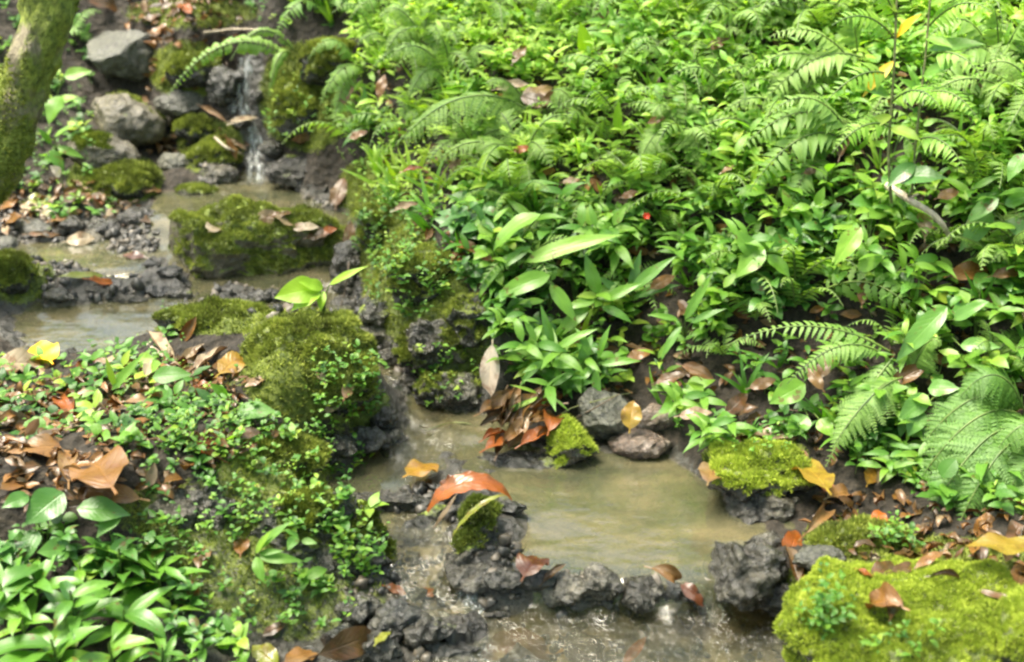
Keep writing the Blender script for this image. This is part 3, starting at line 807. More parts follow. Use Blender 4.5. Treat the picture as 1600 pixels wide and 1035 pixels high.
# middle of the picture
rock('dark_slab', 812, 722, 140, 36, k=.35, mat=M_RDARK, seed=61, facets=5, off=.012, label='flat dark slab of stone jutting into the water below the leaf heap')
rock('mossy_rock', 890, 700, 84, 92, k=.9, mat=M_RGREY, moss=.6, seed=62, facets=7, amp=.3, power=.8, off=.03, mossmat=M_MOSSB, label='upright yellow green mossy rock right of the heap of brown leaves')
rock('mossy_rock', 850, 728, 70, 40, k=.6, mat=M_RDARK, moss=.4, seed=63, off=.01, label='low dark rock with a little moss at the head of the middle pool')
rock('angular_boulder', 938, 650, 96, 92, k=.9, mat=M_RSLATE, seed=64, facets=9, off=.02, label='smooth grey angular rock behind the yellow green mossy one')
rock('pale_rock', 1000, 692, 104, 62, k=.7, mat=M_RBROWN, seed=65, facets=5, off=.02, label='pale streaked brown rock carrying a yellow leaf at the pool head')
rock('pale_rock', 1020, 655, 80, 50, k=.8, mat=M_RBROWN, seed=66, facets=4, off=.01, label='brown rock behind the pale streaked one under the bank herbs')
rock('wet_rock', 950, 722, 70, 26, k=.6, mat=M_RDARK, seed=67, facets=2, pits=.5, adj='low dark')
# curl of rock between the branches
rock('mossy_rock', 748, 812, 66, 76, k=.85, mat=M_RDARK, moss=.75, seed=68, off=.025, label='mossy rock beneath the large curled orange leaf', mossmat=M_MOSSD)
rock('mossy_rock', 735, 850, 60, 50, k=.8, mat=M_RGREY, moss=.45, seed=69, off=.01, label='small rock with thin moss in front of the orange leaf rock')
for i, (u, v, w, h, m_, o_) in enumerate([(800,795,50,30,M_RDARK,.008),(725,880,66,60,M_RGREY,.012),(745,905,80,46,M_RGREY,.01),(700,925,60,40,M_RGREY,.01),(785,905,60,40,M_RDARK,.012),(833,905,64,40,M_RDARK,.012),
        (890,918,84,50,M_RGREY,.012),(945,912,84,56,M_RGREY,.015),(925,938,90,30,M_RDARK,.004),(1062,925,70,36,M_RDARK,.008),(1000,930,70,56,M_RGREY,.018),
        (1172,895,126,110,M_RGREY,.022),(1215,935,60,60,M_RDARK,.012),(1130,880,60,50,M_RGREY,.012),(1200,850,70,40,M_RGREY,.012),
        (590,778,110,26,M_RGREY,.01),(640,785,60,22,M_RDARK,.008),(560,790,60,24,M_RDARK,.008),(655,828,54,36,M_RDARK,.012),(620,838,40,18,M_RGREY,.008),(690,840,40,20,M_RGREY,.006),(710,830,30,20,M_RDARK,.006),
        (680,800,60,26,M_RDARK,.006),(560,690,110,54,M_RDARK,.02),(610,690,56,40,M_RGREY,.01),(520,705,80,50,M_RDARK,.015),(600,655,40,36,M_RDARK,.01),
        (660,985,90,60,M_RGREY,.02),(720,990,80,60,M_RGREY,.02),(615,970,80,60,M_RDARK,.02),(590,1010,90,50,M_RDARK,.02),(700,1020,90,36,M_RDARK,.01),(560,950,70,60,M_RDARK,.02),(530,1000,70,50,M_RDARK,.02),
        (915,1012,62,56,M_RDARK,.02),(950,1030,50,30,M_RGREY,.01),(840,1000,50,24,M_RDARK,.0),(1230,1000,50,60,M_RDARK,.01),(650,930,44,26,M_RDARK,.006),(775,960,46,20,M_RGREY,.004)]):
    rock('stream_rock', u, v, w * 1.08, h * 1.1, k=.8, mat=m_, seed=80 + i, sub=5 if w > 60 else 4, facets=5, pits=.8, amp=.3, off=o_, adj={M_RGREY: 'lumpy grey', M_RDARK: 'dark wet'}[m_],
         group='lumpy wet rocks in and beside the stream', moss=.22 if i % 5 == 2 else 0)
rock('flat_rock', 1180, 738, 172, 104, k=.55, mat=M_RGREY, moss=.7, seed=131, off=.015, pits=.5, power=.85, amp=.25, label='flat rock mossy on top at the right shore of the middle pool', mossmat=M_MOSSB)
rock('grey_shore_rock', 1190, 790, 120, 62, k=.6, mat=M_RGREY, seed=132, pits=1., off=.0, label='bare lumpy grey rock at the waterline below the flat mossy rock')
rock('mossy_rock', 1345, 848, 150, 62, k=.6, mat=M_RDARK, moss=.9, seed=133, off=.01, label='low mossy rock under the bent orange brown leaf at right', mossmat=M_MOSS)
rock('small_boulder', 1283, 872, 84, 44, k=.8, mat=M_RSLATE, seed=134, off=.01, label='smooth grey stone touching the top of the bright mossy rock')
rock('bright_mossy_rock', 1430, 995, 440, 235, k=.5, mat=M_RDARK, moss=1.3, hmax=.008, cushion=.25, seed=135, off=.015, power=.7, amp=.22, sub=6, mossmat=M_MOSSB, dens=330000, mossside=.5,
     label='big rock wrapped in bright yellow green moss filling the lower right corner')
rock('bright_mossy_rock', 1620, 1000, 160, 130, k=.7, mat=M_RDARK, moss=1.0, seed=136, off=.05, mossmat=M_MOSSB, label='second bright mossy hump at the right edge of the frame')
rock('moss_mound', 485, 575, 215, 185, k=.95, mat=M_RDARK, moss=1.0, seed=137, off=-.02, amp=.22, sub=6, mossmat=M_MOSS, dens=240000, mossside=.45,
     label='tall dome of yellow green moss at the middle of the left bank')
rock('moss_mound', 440, 715, 150, 90, k=.8, mat=M_RDARK, moss=.7, seed=138, off=-.01, amp=.25, mossmat=M_MOSS, mossside=.3, label='sloping mossy shoulder of rock below the domed moss mound')
rock('moss_mound', 340, 500, 190, 60, k=.6, mat=M_RDARK, moss=.9, seed=139, off=-.005, amp=.25, mossmat=M_MOSS, label='low moss ridge left of the domed mound along the upper stream')
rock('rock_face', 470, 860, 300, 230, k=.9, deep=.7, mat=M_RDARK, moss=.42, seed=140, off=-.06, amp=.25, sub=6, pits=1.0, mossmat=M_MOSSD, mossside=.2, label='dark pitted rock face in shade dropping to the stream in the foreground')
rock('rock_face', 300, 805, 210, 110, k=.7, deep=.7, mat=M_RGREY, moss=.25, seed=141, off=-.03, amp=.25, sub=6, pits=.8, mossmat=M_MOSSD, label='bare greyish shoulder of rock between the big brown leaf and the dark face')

# moss growing on the ground itself
sub_ = (Vt[:, 0] > SX0) & (Vt[:, 0] < SX1) & (Vt[:, 1] > SY0) & (Vt[:, 1] < SY1)
FG = grid_faces(len(YY), len(XX)); FG = FG[sub_[FG].all(1) & (moss_a[FG].max(1) > .35)]
mg = moss_on('ground_moss', Vt, FG, moss_a, 130000, M_MOSS, None, 777, upmin=.1)
if mg: tag(mg, 'yellow green moss growing in patches over the banks', 'moss', kind='stuff')

# gravel in the shallows
acc = Acc()
def gravel():
    V, F = ico(2)
    poly = [(-40,340),(240,325),(250,380),(210,470),(330,445),(560,430),(640,560),(640,620),(560,520),(330,480),(60,480),(40,450)]
    p2 = [(520,740),(680,760),(860,880),(1240,900),(1260,1060),(560,1060),(520,900)]
    p3 = [(270,180),(420,250),(530,300),(520,330),(330,290)]
    V2, F2, S = [], [], 0
    n = 0; r = np.random.default_rng(31)
    tries = 9000
    x = r.uniform(-2.2, 1.3, tries * 6); y = r.uniform(1.6, 4.2, tries * 6)
    z = T(x, y); u, v, _ = project(np.stack([x, y, z], -1))
    ok = (inpoly(u, v, poly) & (r.random(len(x)) < .45)) | (inpoly(u, v, p2) & (r.random(len(x)) < .6)) | inpoly(u, v, p3)
    x, y, z = x[ok], y[ok], z[ok]; m = len(x)
    s = r.uniform(.003, .009, m) * r.choice([1, 1, 1.5, 2.2], m)
    A_ = r.normal(size=(m, 3)); B_ = r.normal(size=(m, 3))
    M = frames(A_, B_, s)
    M = M * np.array([1, .8, .6])[None, None, :]
    tin = r.random(m)
    for j in range(6):
        tpl = (V * (1 + .75 * noise(V * 1.9 + j * 5.3))[:, None], F, np.zeros((len(V), 2)))
        acc.batch(tpl, M[j::6], np.stack([x, y, z], -1)[j::6], tin[j::6])
gravel()
def gravel_mat():
    m, nt, out = newmat('gravel'); N = NB(nt)
    t = N('Attribute', attribute_name='tint').outputs['Fac']
    col = N.ramp(t, [(0, (.015, .015, .013)), (.6, (.055, .052, .044)), (.9, (.11, .09, .065)), (1, (.18, .16, .13))])
    pr = N('BsdfPrincipled', {'Base Color': col, 'Roughness': .5}); nt.links.new(pr.outputs[0], out.inputs[0]); return m
tag(acc.build('gravel', gravel_mat()), 'fine wet grey gravel strewn along the stream', 'gravel', kind='stuff')

# little waterfall at the back and the cascade over the ledge
def fall(name, pts, width, label, seed):
    r = np.random.default_rng(seed)
    path = []
    for u, v, z in pts:
        q = hit(u, v, .012); path.append(q)
    path = np.array(path)
    t = np.linspace(0, 1, len(path)); tt = np.linspace(0, 1, 30)
    path = np.stack([np.interp(tt, t, path[:, i]) for i in range(3)], -1)
    wd = np.interp(tt, np.linspace(0, 1, len(width)), width)
    V = []
    for k, (p, w) in enumerate(zip(path, wd)):
        for c in np.linspace(-1, 1, 13):
            q = p + np.array([c * w, abs(c) * .01, -.012 * c * c])
            V.append(q)
    V = np.array(V); V[:, 1] += .006 * noise(V * [90, 20, 20]); V[:, 2] += .004 * noise(V * [80, 30, 20] + 4)
    UV = np.array([(c, k / 29) for k in range(30) for c in np.linspace(0, 1, 13)])
    me = raw_mesh(name, V, grid_faces(30, 13), UV, None, M_FOAM)
    o = obj(name, me); tag(o, label, 'water', kind='structure')
fall('waterfall', [(392,88,.51),(390,110,.475),(386,140,.415),(384,165,.355),(392,188,.30),(400,205,.275)], [.045,.04,.05,.07,.085], 'small white waterfall between mossy rocks', 1)
fall('waterfall', [(400,205,.28),(405,235,.265),(410,258,.235),(412,285,.212)], [.07,.05,.05,.07], 'thin run of water into the upper pool', 2)
fall('cascade', [(1088,900,.068),(1104,914,.066),(1122,932,.05),(1138,952,.025),(1150,972,.006)], [.035,.045,.05,.055,.07], 'small white cascade over the ledge', 3)
fall('cascade', [(735,925,.03),(745,945,.026),(750,958,.014),(752,972,.004)], [.03,.035,.04,.045], 'thin cascade beside the grey ledge', 4)

# ------------------------------------------------------------------ the leaning mossy tree
def tree():
    b = hit(2, 470) ; b = atz(-75, 470, .17)
    tops = [(-140,480),(-56,330),(-18,270),(18,200),(52,100),(78,0),(102,-110),(144,-260),(184,-420)]
    d0 = np.linalg.norm(atz(-130, 480, .17) - [0, 0, CAM_H])
    path = []
    for i, (u, v) in enumerate(tops):
        d = ray(u, v); d /= np.linalg.norm(d)
        path.append(np.array([0, 0, CAM_H]) + d * (d0 - .02 * i))
    path = np.array(path)
    root = empty('mossy_tree', path[0])
    t = np.linspace(0, 1, len(path)); tt = np.linspace(0, 1, 90)
    pp = np.stack([np.interp(tt, t, path[:, i]) for i in range(3)], -1) - path[0]
    for _ in range(6): pp[1:-1] = (pp[:-2] + pp[1:-1] * 2 + pp[2:]) / 4
    rad = np.interp(tt, [0, .1, .3, 1], [.09, .062, .058, .05])
    V, F, UV = tube(pp, rad, 64)
    cen = np.repeat(pp, 65, 0); nn = V - cen; rr = np.linalg.norm(nn, axis=1)[:, None]; nn = nn / rr
    V = V + nn * (.015 * fbm(V * [9, 9, 5], 3) + .012 * fbm(V * [38, 38, 14], 3))[:, None]
    # keep the seam closed
    Vg = V.reshape(90, 65, 3); Vg[:, -1] = Vg[:, 0]; V = Vg.reshape(-1, 3)
    ma = sstep(-.25, .35, fbm((V + 3) * [7, 7, 4], 3) + .12)
    me = raw_mesh('trunk', V, F, UV, {'moss': ma}, M_BARK); tr = obj('trunk', me, root)
    moss_on('moss', V, F, ma, 130000, M_MOSS, tr, 55, upmin=-1.1)
    # crown and limbs rise above the picture
    top = pp[-1]; r = np.random.default_rng(3)
    acc = Acc(); limbs = Acc()
    up = np.array([[0, 0, 0], [.05, .05, .45], [-.02, .12, .95], [.02, .1, 1.5]]) + top
    V, F, UV = tube(up, [.06, .05, .04, .02], 10); limbs.add(V, F, UV, 0.5)
    for i in range(12):
        a = i * 2.4; z = .35 + .1 * i
        s = top + np.array([0, .06, z])
        e = s + np.array([math.cos(a) * .8, math.sin(a) * .8, .35])
        m_ = (s + e) / 2 + [0, 0, .12]
        V, F, UV = tube([s, m_, e], [.02, .012, .005], 6); limbs.add(V, F, UV, .5)
        n = 60
        f = r.uniform(.2, 1.15, n)[:, None]
        P = s + (e - s) * f + r.normal(0, .15, (n, 3))
        D = r.normal(size=(n, 3)) * [1, 1, .4]; U = np.tile([0, 0, 1.], (n, 1)) + r.normal(0, .3, (n, 3))
        acc.batch(leaf(W=.42, ns=4), frames(D, U, r.uniform(.05, .09, n)), P, r.random(n))
    limbs.build('limb', M_BARK, root); acc.build('crown', M_HERB, root)
    reg(root, '', 'tree', 'tree', None, label='moss covered tree trunk leaning across the upper left corner')
tree()

# ------------------------------------------------------------------ finding the visible surface, rocks included
from mathutils.bvhtree import BVHTree
def make_bvh():
    Vs = [Vt]; m = sub_
    FGa = grid_faces(len(YY), len(XX)); FGa = FGa[m[FGa].all(1)]
    Fs = [f for f in FGa.tolist()]
    V = [Vt]; n = len(Vt)
    for o in list(ROCKP.values()):
        me = o.data
        co = np.empty(len(me.vertices) * 3, np.float32); me.vertices.foreach_get('co', co)
        co = co.reshape(-1, 3) + np.array(o.location)
        vi = np.empty(len(me.loops), np.int32); me.loops.foreach_get('vertex_index', vi)
        Fs += (vi.reshape(-1, 3) + n).tolist(); V.append(co); n += len(co)
    return BVHTree.FromPolygons(np.concatenate(V).tolist(), Fs)
BV = make_bvh()
CAMV = Vector((0, 0, CAM_H))
def see(u, v):
    d = Vector(ray(u, v).tolist()).normalized()
    l, nn, i, dist = BV.ray_cast(CAMV, d)
    if l is None:
        p = hit(u, v); return p, np.array([0, -.5, .85])
    nn = np.array(nn)
    if nn @ np.array(d) > 0: nn = -nn
    return np.array(l), nn
def ground_at(x, y):
    l, nn, i, dist = BV.ray_cast(Vector((x, y, 4)), Vector((0, 0, -1)))
    return (l.z if l is not None else float(T(x, y)))

# ------------------------------------------------------------------ fallen leaves
HEAP = 'wet brown leaves heaped at the pool head'
FALL = 'dead leaves scattered over the banks and stones'
KIND = {'brown': (M_DRY, .22, 'dark brown'), 'rust': (M_DRY, .47, 'rust brown'), 'tan': (M_DRY, .72, 'tan'), 'beige': (M_DRY, .9, 'pale beige'),
        'orange': (M_ORANGE, .45, 'orange'), 'red': (M_ORANGE, .05, 'dark red'), 'yellow': (M_YELLOW, .6, 'yellow'), 'pale': (M_PALE, .6, 'whitish'),
        'turning': (M_MIXED, .4, 'yellow and orange'), 'lime': (M_MIXED, .0, 'yellow green')}
_fc = [0]
def dead(u, v, Lp, ang, kind, W=.45, bend=.4, curl=0.0, lift=.004, tilt=0.0, face=0.0, label=None, adj='', on=None, group=FALL, stalk=.15, z=None, fold=.12, flat=1.5, wave=.22, name='fallen_leaf', b=1.0, a=.8):
    _fc[0] += 1; sd_ = _fc[0]; r = np.random.default_rng(400 + sd_)
    m, t, cn = KIND[kind]
    if z is not None: P = atz(u, v, z); nn = np.array([0, 0, 1.])
    else: P, nn = see(u, v)
    nn = nn * .55 + np.array([0, 0, .45]); nn /= np.linalg.norm(nn)
    if face: nn = nn * (1 - face) + np.array([0, -cp, sp]) * face; nn /= np.linalg.norm(nn)
    nn = nn + r.normal(0, .12, 3); nn /= np.linalg.norm(nn)
    dist = np.linalg.norm(P - [0, 0, CAM_H]); L = Lp * dist / FPX * (.88 if Lp > 50 else 1)
    # image direction carried onto the leaf's own plane
    ca, sa = math.cos(math.radians(ang)), math.sin(math.radians(ang))
    right = np.array([1, 0, 0.]); up = np.array([0, sp, cp]); fwd = np.array([0, cp, -sp])
    e = ca * right + sa * up
    k = -(e @ nn) / (fwd @ nn) if abs(fwd @ nn) > .15 else 0
    d = e + fwd * np.clip(k, -2.2, 2.2)
    st = min(np.linalg.norm(d), flat); d = d / np.linalg.norm(d); L = L * st
    V, F, UV = leaf(L=L, W=W, a=a, b=b, ns=12, nc=5, bend=bend, curl=curl, fold=fold, wave=wave, stalk=stalk, seed=sd_, twist=r.normal(0, .25))
    V = V - np.array([0, L / 2, 0]) - np.array([0, 0, V[:, 2].min() * .6])
    M = frames(d[None], nn[None], np.array([1.]))[0]
    V = V @ M.T
    me = raw_mesh(name, V, F, UV, {'tint': np.clip(np.full(len(V), t) + r.normal(0, .05), 0, 1)}, m)
    o = obj(name, me, None, [float(c) for c in P + nn * lift])
    ad = adj or cn
    if not adj:
        ad += (' curled' if curl > 1 or bend > 1.2 else '')
    reg(o, ad, 'dead leaf', 'leaf', group, u, v, label)
    return o

def arched(u0, v0, u1, v1, ref, rise, wpx, kind, label, closer=.03, curl=.6, seed=5, fold_dir=(0, .93, .35)):
    """a leaf laid along an arch seen between two points"""
    P, nn = see(*ref); m, t, cn = KIND[kind]
    dd = lambda u, v, c: np.array([0, 0, CAM_H]) + ray(u, v) / np.linalg.norm(ray(u, v)) * (np.linalg.norm(P - [0, 0, CAM_H]) - c)
    A_, B_ = dd(u0, v0, closer), dd(u1, v1, closer); s = np.linalg.norm(P - [0, 0, CAM_H]) / FPX
    n = 22; t_ = np.linspace(0, 1, n); path = A_ * (1 - t_)[:, None] + B_ * t_[:, None]; path[:, 2] += (4 * t_ * (1 - t_)) ** .8 * rise * s
    tg = np.gradient(path, axis=0); tg /= np.linalg.norm(tg, axis=1)[:, None]
    fd = np.tile(np.array(fold_dir, float), (n, 1)); side = fd - (fd * tg).sum(1)[:, None] * tg; side /= np.linalg.norm(side, axis=1)[:, None]
    nrm = np.cross(tg, side)
    w = np.sin(np.pi * np.clip(t_, .02, .985) ** .8) ** .7 * wpx * s / 2
    V, UV = [], []
    for k in range(n):
        for c in np.linspace(-1, 1, 9):
            a = c * curl
            V.append(path[k] + side[k] * w[k] * math.sin(a) / max(curl, .01) + nrm[k] * w[k] * ((1 - math.cos(a)) + .13 * math.sin(t_[k] * 34 + 3 * c) * abs(c)))
            UV.append((.5 + .5 * c, t_[k]))
    V = np.array(V) - P
    me = raw_mesh('fallen_leaf', V, grid_faces(n, 9), UV, {'tint': np.full(len(V), t)}, m)
    o = obj('fallen_leaf', me, None, [float(c) for c in P]); reg(o, cn, 'dead leaf', 'leaf', FALL, ref[0], ref[1], label)
arched(668, 800, 800, 782, (745, 800), 42, 40, 'orange', 'large glossy orange leaf arched over the mossy rock in mid stream')
arched(707, 838, 792, 775, (745, 805), 18, 11, 'lime', 'thin yellow green folded leaf edge below the large orange leaf', closer=.05)
0 and dead(742, 762, 150, 4, 'orange', W=.42, bend=2.3, fold=.1, lift=.035, face=.35, flat=1.1, wave=.1, label='large glossy orange leaf arched over the mossy rock in mid stream')
dead(700, 778, 60, 200, 'red', W=.7, bend=1.6, lift=.02, label='dark red curled leaf at the left end of the large orange one')
0 and dead(722, 795, 90, 225, 'lime', W=.12, bend=.7, lift=.03, label='thin yellow green folded leaf hanging below the large orange one')
dead(690, 805, 70, 235, 'beige', W=.1, bend=.5, lift=.02, label='thin pale brown strip of leaf left of the yellow green one')
dead(660, 737, 54, 20, 'turning', W=.7, bend=.2, z=.075, lift=.004, label='round yellow orange leaf floating in the left branch of the stream')
r_ = np.random.default_rng(12)
for i in range(30):
    u = 768 + 98 * r_.random(); v = 700 - 60 * r_.random() - (u - 760) * .14
    dead(u, v, r_.uniform(45, 76), r_.uniform(20, 80) if i % 2 else r_.uniform(180, 260), ['brown', 'rust', 'rust', 'brown', 'tan', 'orange'][i % 6], W=r_.uniform(.3, .5), bend=r_.uniform(.5, 1.9), curl=r_.uniform(.5, 2.2),
         lift=.004, z=.072 + (705 - v) / 70 * .05, face=.3, label='wet brown curled leaf in the heap of leaves at the pool head', group=HEAP)
dead(770, 582, 108, 265, 'pale', W=.34, bend=.3, face=.9, lift=.02, flat=1.05, wave=.1, label='long whitish dead leaf hanging tip down on the bank above the leaf heap')
dead(988, 652, 46, 82, 'turning', W=.7, face=.7, lift=.03, label='pointed yellow leaf standing on the pale streaked rock')
L_ = [
 (65,557,62,150,'yellow',dict(W=.62,bend=.3,label='bright yellow oval leaf lying on the bank near the left edge')), (36,562,30,200,'yellow',dict(W=.5,label='small yellow leaf beside the larger yellow one near the left edge')), (45,580,95,8,'beige',dict(W=.4,bend=.9)), (6,586,55,20,'rust',dict(W=.5)),
 (105,636,56,140,'orange',dict(W=.55,curl=1.2)), (131,644,60,285,'beige',dict(W=.3,curl=1.5)), (297,514,46,60,'rust',dict(W=.45,face=.6,curl=1.)), (250,548,110,135,'beige',dict(W=.22,curl=1.4)),
 (300,560,70,50,'tan',dict(W=.35,curl=1.)), (332,566,76,52,'beige',dict(W=.26,curl=1.2)), (366,572,56,45,'turning',dict(W=.55)), (310,708,86,155,'orange',dict(W=.28,curl=1.2)),
 (318,608,40,10,'orange',dict(W=.5)), (290,590,60,20,'tan',dict(W=.4)), (158,742,130,150,'rust',dict(W=.5,bend=.5,label='biggest glossy brown leaf lying on the left foreground bank')),
 (110,730,90,120,'tan',dict(W=.3,curl=1.)), (165,775,120,170,'tan',dict(W=.35)), (60,705,120,175,'tan',dict(W=.35)), (20,665,70,170,'rust',dict(W=.5,curl=.8)), (12,700,70,185,'brown',dict(W=.5)),
 (185,640,90,20,'rust',dict(W=.4)), (235,630,80,5,'tan',dict(W=.35)), (150,572,60,10,'red',dict(W=.4)), (170,568,50,30,'beige',dict(W=.3)), (70,672,110,8,'tan',dict(W=.3)), (210,668,90,5,'beige',dict(W=.22)),
 (30,630,80,20,'rust',dict(W=.4)), (5,640,60,80,'tan',dict(W=.4)), (80,620,60,10,'brown',dict(W=.4)), (250,660,60,15,'brown',dict(W=.3)), (340,690,60,20,'red',dict(W=.4)), (360,655,40,160,'rust',dict(W=.4)),
 (115,600,50,40,'brown',dict(W=.5)), (400,600,36,200,'tan',dict(W=.4)), (270,572,50,100,'brown',dict(W=.4)), (30,760,60,20,'rust',dict(W=.4)), (230,745,60,330,'brown',dict(W=.4)),
 (540,610,34,80,'tan',dict(W=.4)), (500,590,30,120,'beige',dict(W=.4)), (560,640,30,60,'rust',dict(W=.5)), (520,640,30,20,'beige',dict(W=.4)),
 (1110,742,62,55,'tan',dict(W=.5,bend=.3)), (1262,745,90,120,'turning',dict(W=.5)), (1312,778,56,10,'tan',dict(W=.55,curl=.8)), (1292,765,50,150,'orange',dict(W=.4)),
 (1268,822,120,30,'tan',dict(W=.2,bend=1.2,curl=1.4,lift=.02,face=.3)), (1232,852,80,50,'orange',dict(W=.36,bend=.8)), (1236,882,60,100,'rust',dict(W=.4,curl=1.2)), (1250,900,40,260,'tan',dict(W=.3)),
 (1540,826,56,80,'rust',dict(W=.75,face=.7)), (1588,838,50,100,'brown',dict(W=.7,face=.5)), (1560,884,150,168,'turning',dict(W=.42,bend=.5,lift=.03,label='large yellow and orange leaf at the right edge above the bright moss')),
 (1378,952,60,170,'tan',dict(W=.7,bend=1.2,curl=1.)), (1402,960,40,30,'brown',dict(W=.6,curl=1.6)), (1490,905,66,10,'brown',dict(W=.3,curl=2.,bend=1.6)), (1560,938,80,160,'rust',dict(W=.16)),
 (1216,684,80,0,'tan',dict(W=.3)), (1415,892,60,10,'rust',dict(W=.35)), (1380,895,50,30,'brown',dict(W=.4)), (1450,880,60,200,'tan',dict(W=.3)), (1590,905,50,60,'rust',dict(W=.4)), (1350,900,40,150,'orange',dict(W=.4)), (1480,870,40,90,'beige',dict(W=.4)),
 (1375,815,34,80,'orange',dict(W=.5)), (1360,745,34,50,'turning',dict(W=.5)), (1500,855,50,20,'brown',dict(W=.4)), (1430,870,50,12,'lime',dict(W=.5)),
 (835,893,64,50,'red',dict(W=.6,bend=1.,lift=.012)), (868,898,54,40,'brown',dict(W=.3,curl=1.2)), (1058,915,84,345,'rust',dict(W=.34,bend=1.9,curl=1.,lift=.02)), (1040,905,60,15,'lime',dict(W=.35,lift=.02)), (1085,935,56,320,'red',dict(W=.4,bend=1.)),
 (618,925,36,340,'orange',dict(W=.5)), (674,930,40,20,'orange',dict(W=.55)), (540,1005,110,12,'brown',dict(W=.36,bend=.7,lift=.015)), (785,1012,120,40,'rust',dict(W=.3,bend=1.,lift=.015,face=.3)),
 (835,1015,100,325,'rust',dict(W=.36,bend=.8,lift=.015)), (860,1025,70,10,'tan',dict(W=.3,lift=.01)), (993,1014,64,48,'orange',dict(W=.3,face=.7,lift=.02)), (415,1025,60,150,'lime',dict(W=.6)), (470,1030,60,10,'tan',dict(W=.4)),
 (600,1000,30,40,'lime',dict(W=.4)), (320,870,36,80,'rust',dict(W=.5)), (380,855,34,100,'rust',dict(W=.5)), (300,925,40,320,'orange',dict(W=.4)), (285,935,30,310,'tan',dict(W=.4)), (430,985,40,30,'brown',dict(W=.4)),
 (425,342,54,350,'tan',dict(W=.5)), (450,352,50,340,'beige',dict(W=.4)), (478,358,46,5,'beige',dict(W=.35)), (500,368,40,20,'brown',dict(W=.5)), (512,362,34,15,'orange',dict(W=.4)), (440,338,34,20,'rust',dict(W=.4)),
 (334,360,26,60,'beige',dict(W=.7)), (532,300,50,80,'rust',dict(W=.5,face=.5)), (545,375,60,265,'rust',dict(W=.35,face=.5)), (525,312,30,100,'brown',dict(W=.6,face=.5)),
 (212,410,40,170,'red',dict(W=.4,lift=.02)), (165,447,48,350,'orange',dict(W=.3)), (125,434,70,178,'lime',dict(W=.2)), (128,376,44,10,'beige',dict(W=.5)), (154,315,22,280,'orange',dict(W=.6)), (76,337,34,260,'pale',dict(W=.6,face=.6)),
 (62,316,50,10,'lime',dict(W=.45)), (290,18,34,320,'orange',dict(W=.4)), (265,190,36,60,'beige',dict(W=.4)), (275,215,40,30,'tan',dict(W=.3)), (262,228,36,10,'brown',dict(W=.5)), (372,228,34,330,'beige',dict(W=.25)), (335,180,50,330,'tan',dict(W=.25,curl=1.5)),
 (382,188,44,15,'beige',dict(W=.2)), (470,214,34,200,'tan',dict(W=.5)), (250,50,40,40,'rust',dict(W=.4)), (235,70,40,150,'brown',dict(W=.4)), (360,235,40,300,'rust',dict(W=.4)), (240,30,36,20,'brown',dict(W=.4)), (170,10,50,10,'brown',dict(W=.4)),
 (20,345,44,15,'rust',dict(W=.4)), (45,325,40,160,'beige',dict(W=.4)), (95,345,40,20,'tan',dict(W=.4)), (70,370,44,5,'brown',dict(W=.4)), (120,310,36,40,'brown',dict(W=.5)), (235,300,34,10,'tan',dict(W=.4)), (15,320,34,60,'tan',dict(W=.4)), (180,330,34,60,'beige',dict(W=.3)),
]
for q in L_: dead(*q[:5], **q[5])
S_ = [(840,172,70,30,'tan'),(865,180,60,200,'rust'),(815,165,50,10,'beige'),(850,190,60,340,'brown'),(655,305,34,15,'orange'),(836,262,30,10,'orange'),(735,405,54,340,'tan'),(762,424,30,340,'orange'),(820,115,40,60,'rust'),
      (1046,465,44,30,'rust'),(1425,590,70,30,'rust'),(1500,448,80,12,'rust'),(1555,455,54,10,'rust'),(1435,382,50,80,'tan'),(1270,612,40,120,'tan'),(1130,655,60,40,'brown'),(1190,620,44,20,'rust'),(1000,578,44,20,'rust'),
      (1350,470,40,80,'rust'),(1315,260,50,70,'brown'),(1460,345,40,20,'tan'),(1100,680,50,10,'tan'),(1590,500,40,80,'tan'),(560,160,40,60,'tan'),(610,150,40,80,'rust'),(930,110,34,200,'tan'),(1380,640,44,60,'rust'),
      (720,270,30,20,'tan'),(645,345,40,20,'tan'),(1150,300,30,30,'tan'),(1120,90,40,30,'rust'),(1040,220,30,20,'rust'),(1540,120,50,30,'tan'),(1530,150,40,60,'tan'),(1250,300,30,20,'brown'),(980,330,30,20,'brown'),(1245,325,24,90,'beige'),
      (1085,620,60,340,'rust'),(1060,610,50,20,'brown'),(1340,650,50,20,'brown'),(1290,590,50,60,'rust'),(900,300,30,10,'tan'),(590,235,30,20,'tan')]
for u, v, L, a, k in S_:
    dead(u, v, L, a, k, lift=.05 + .02 * (u % 3), W=.42, curl=.8 if int(u) % 2 else 0, face=.4)

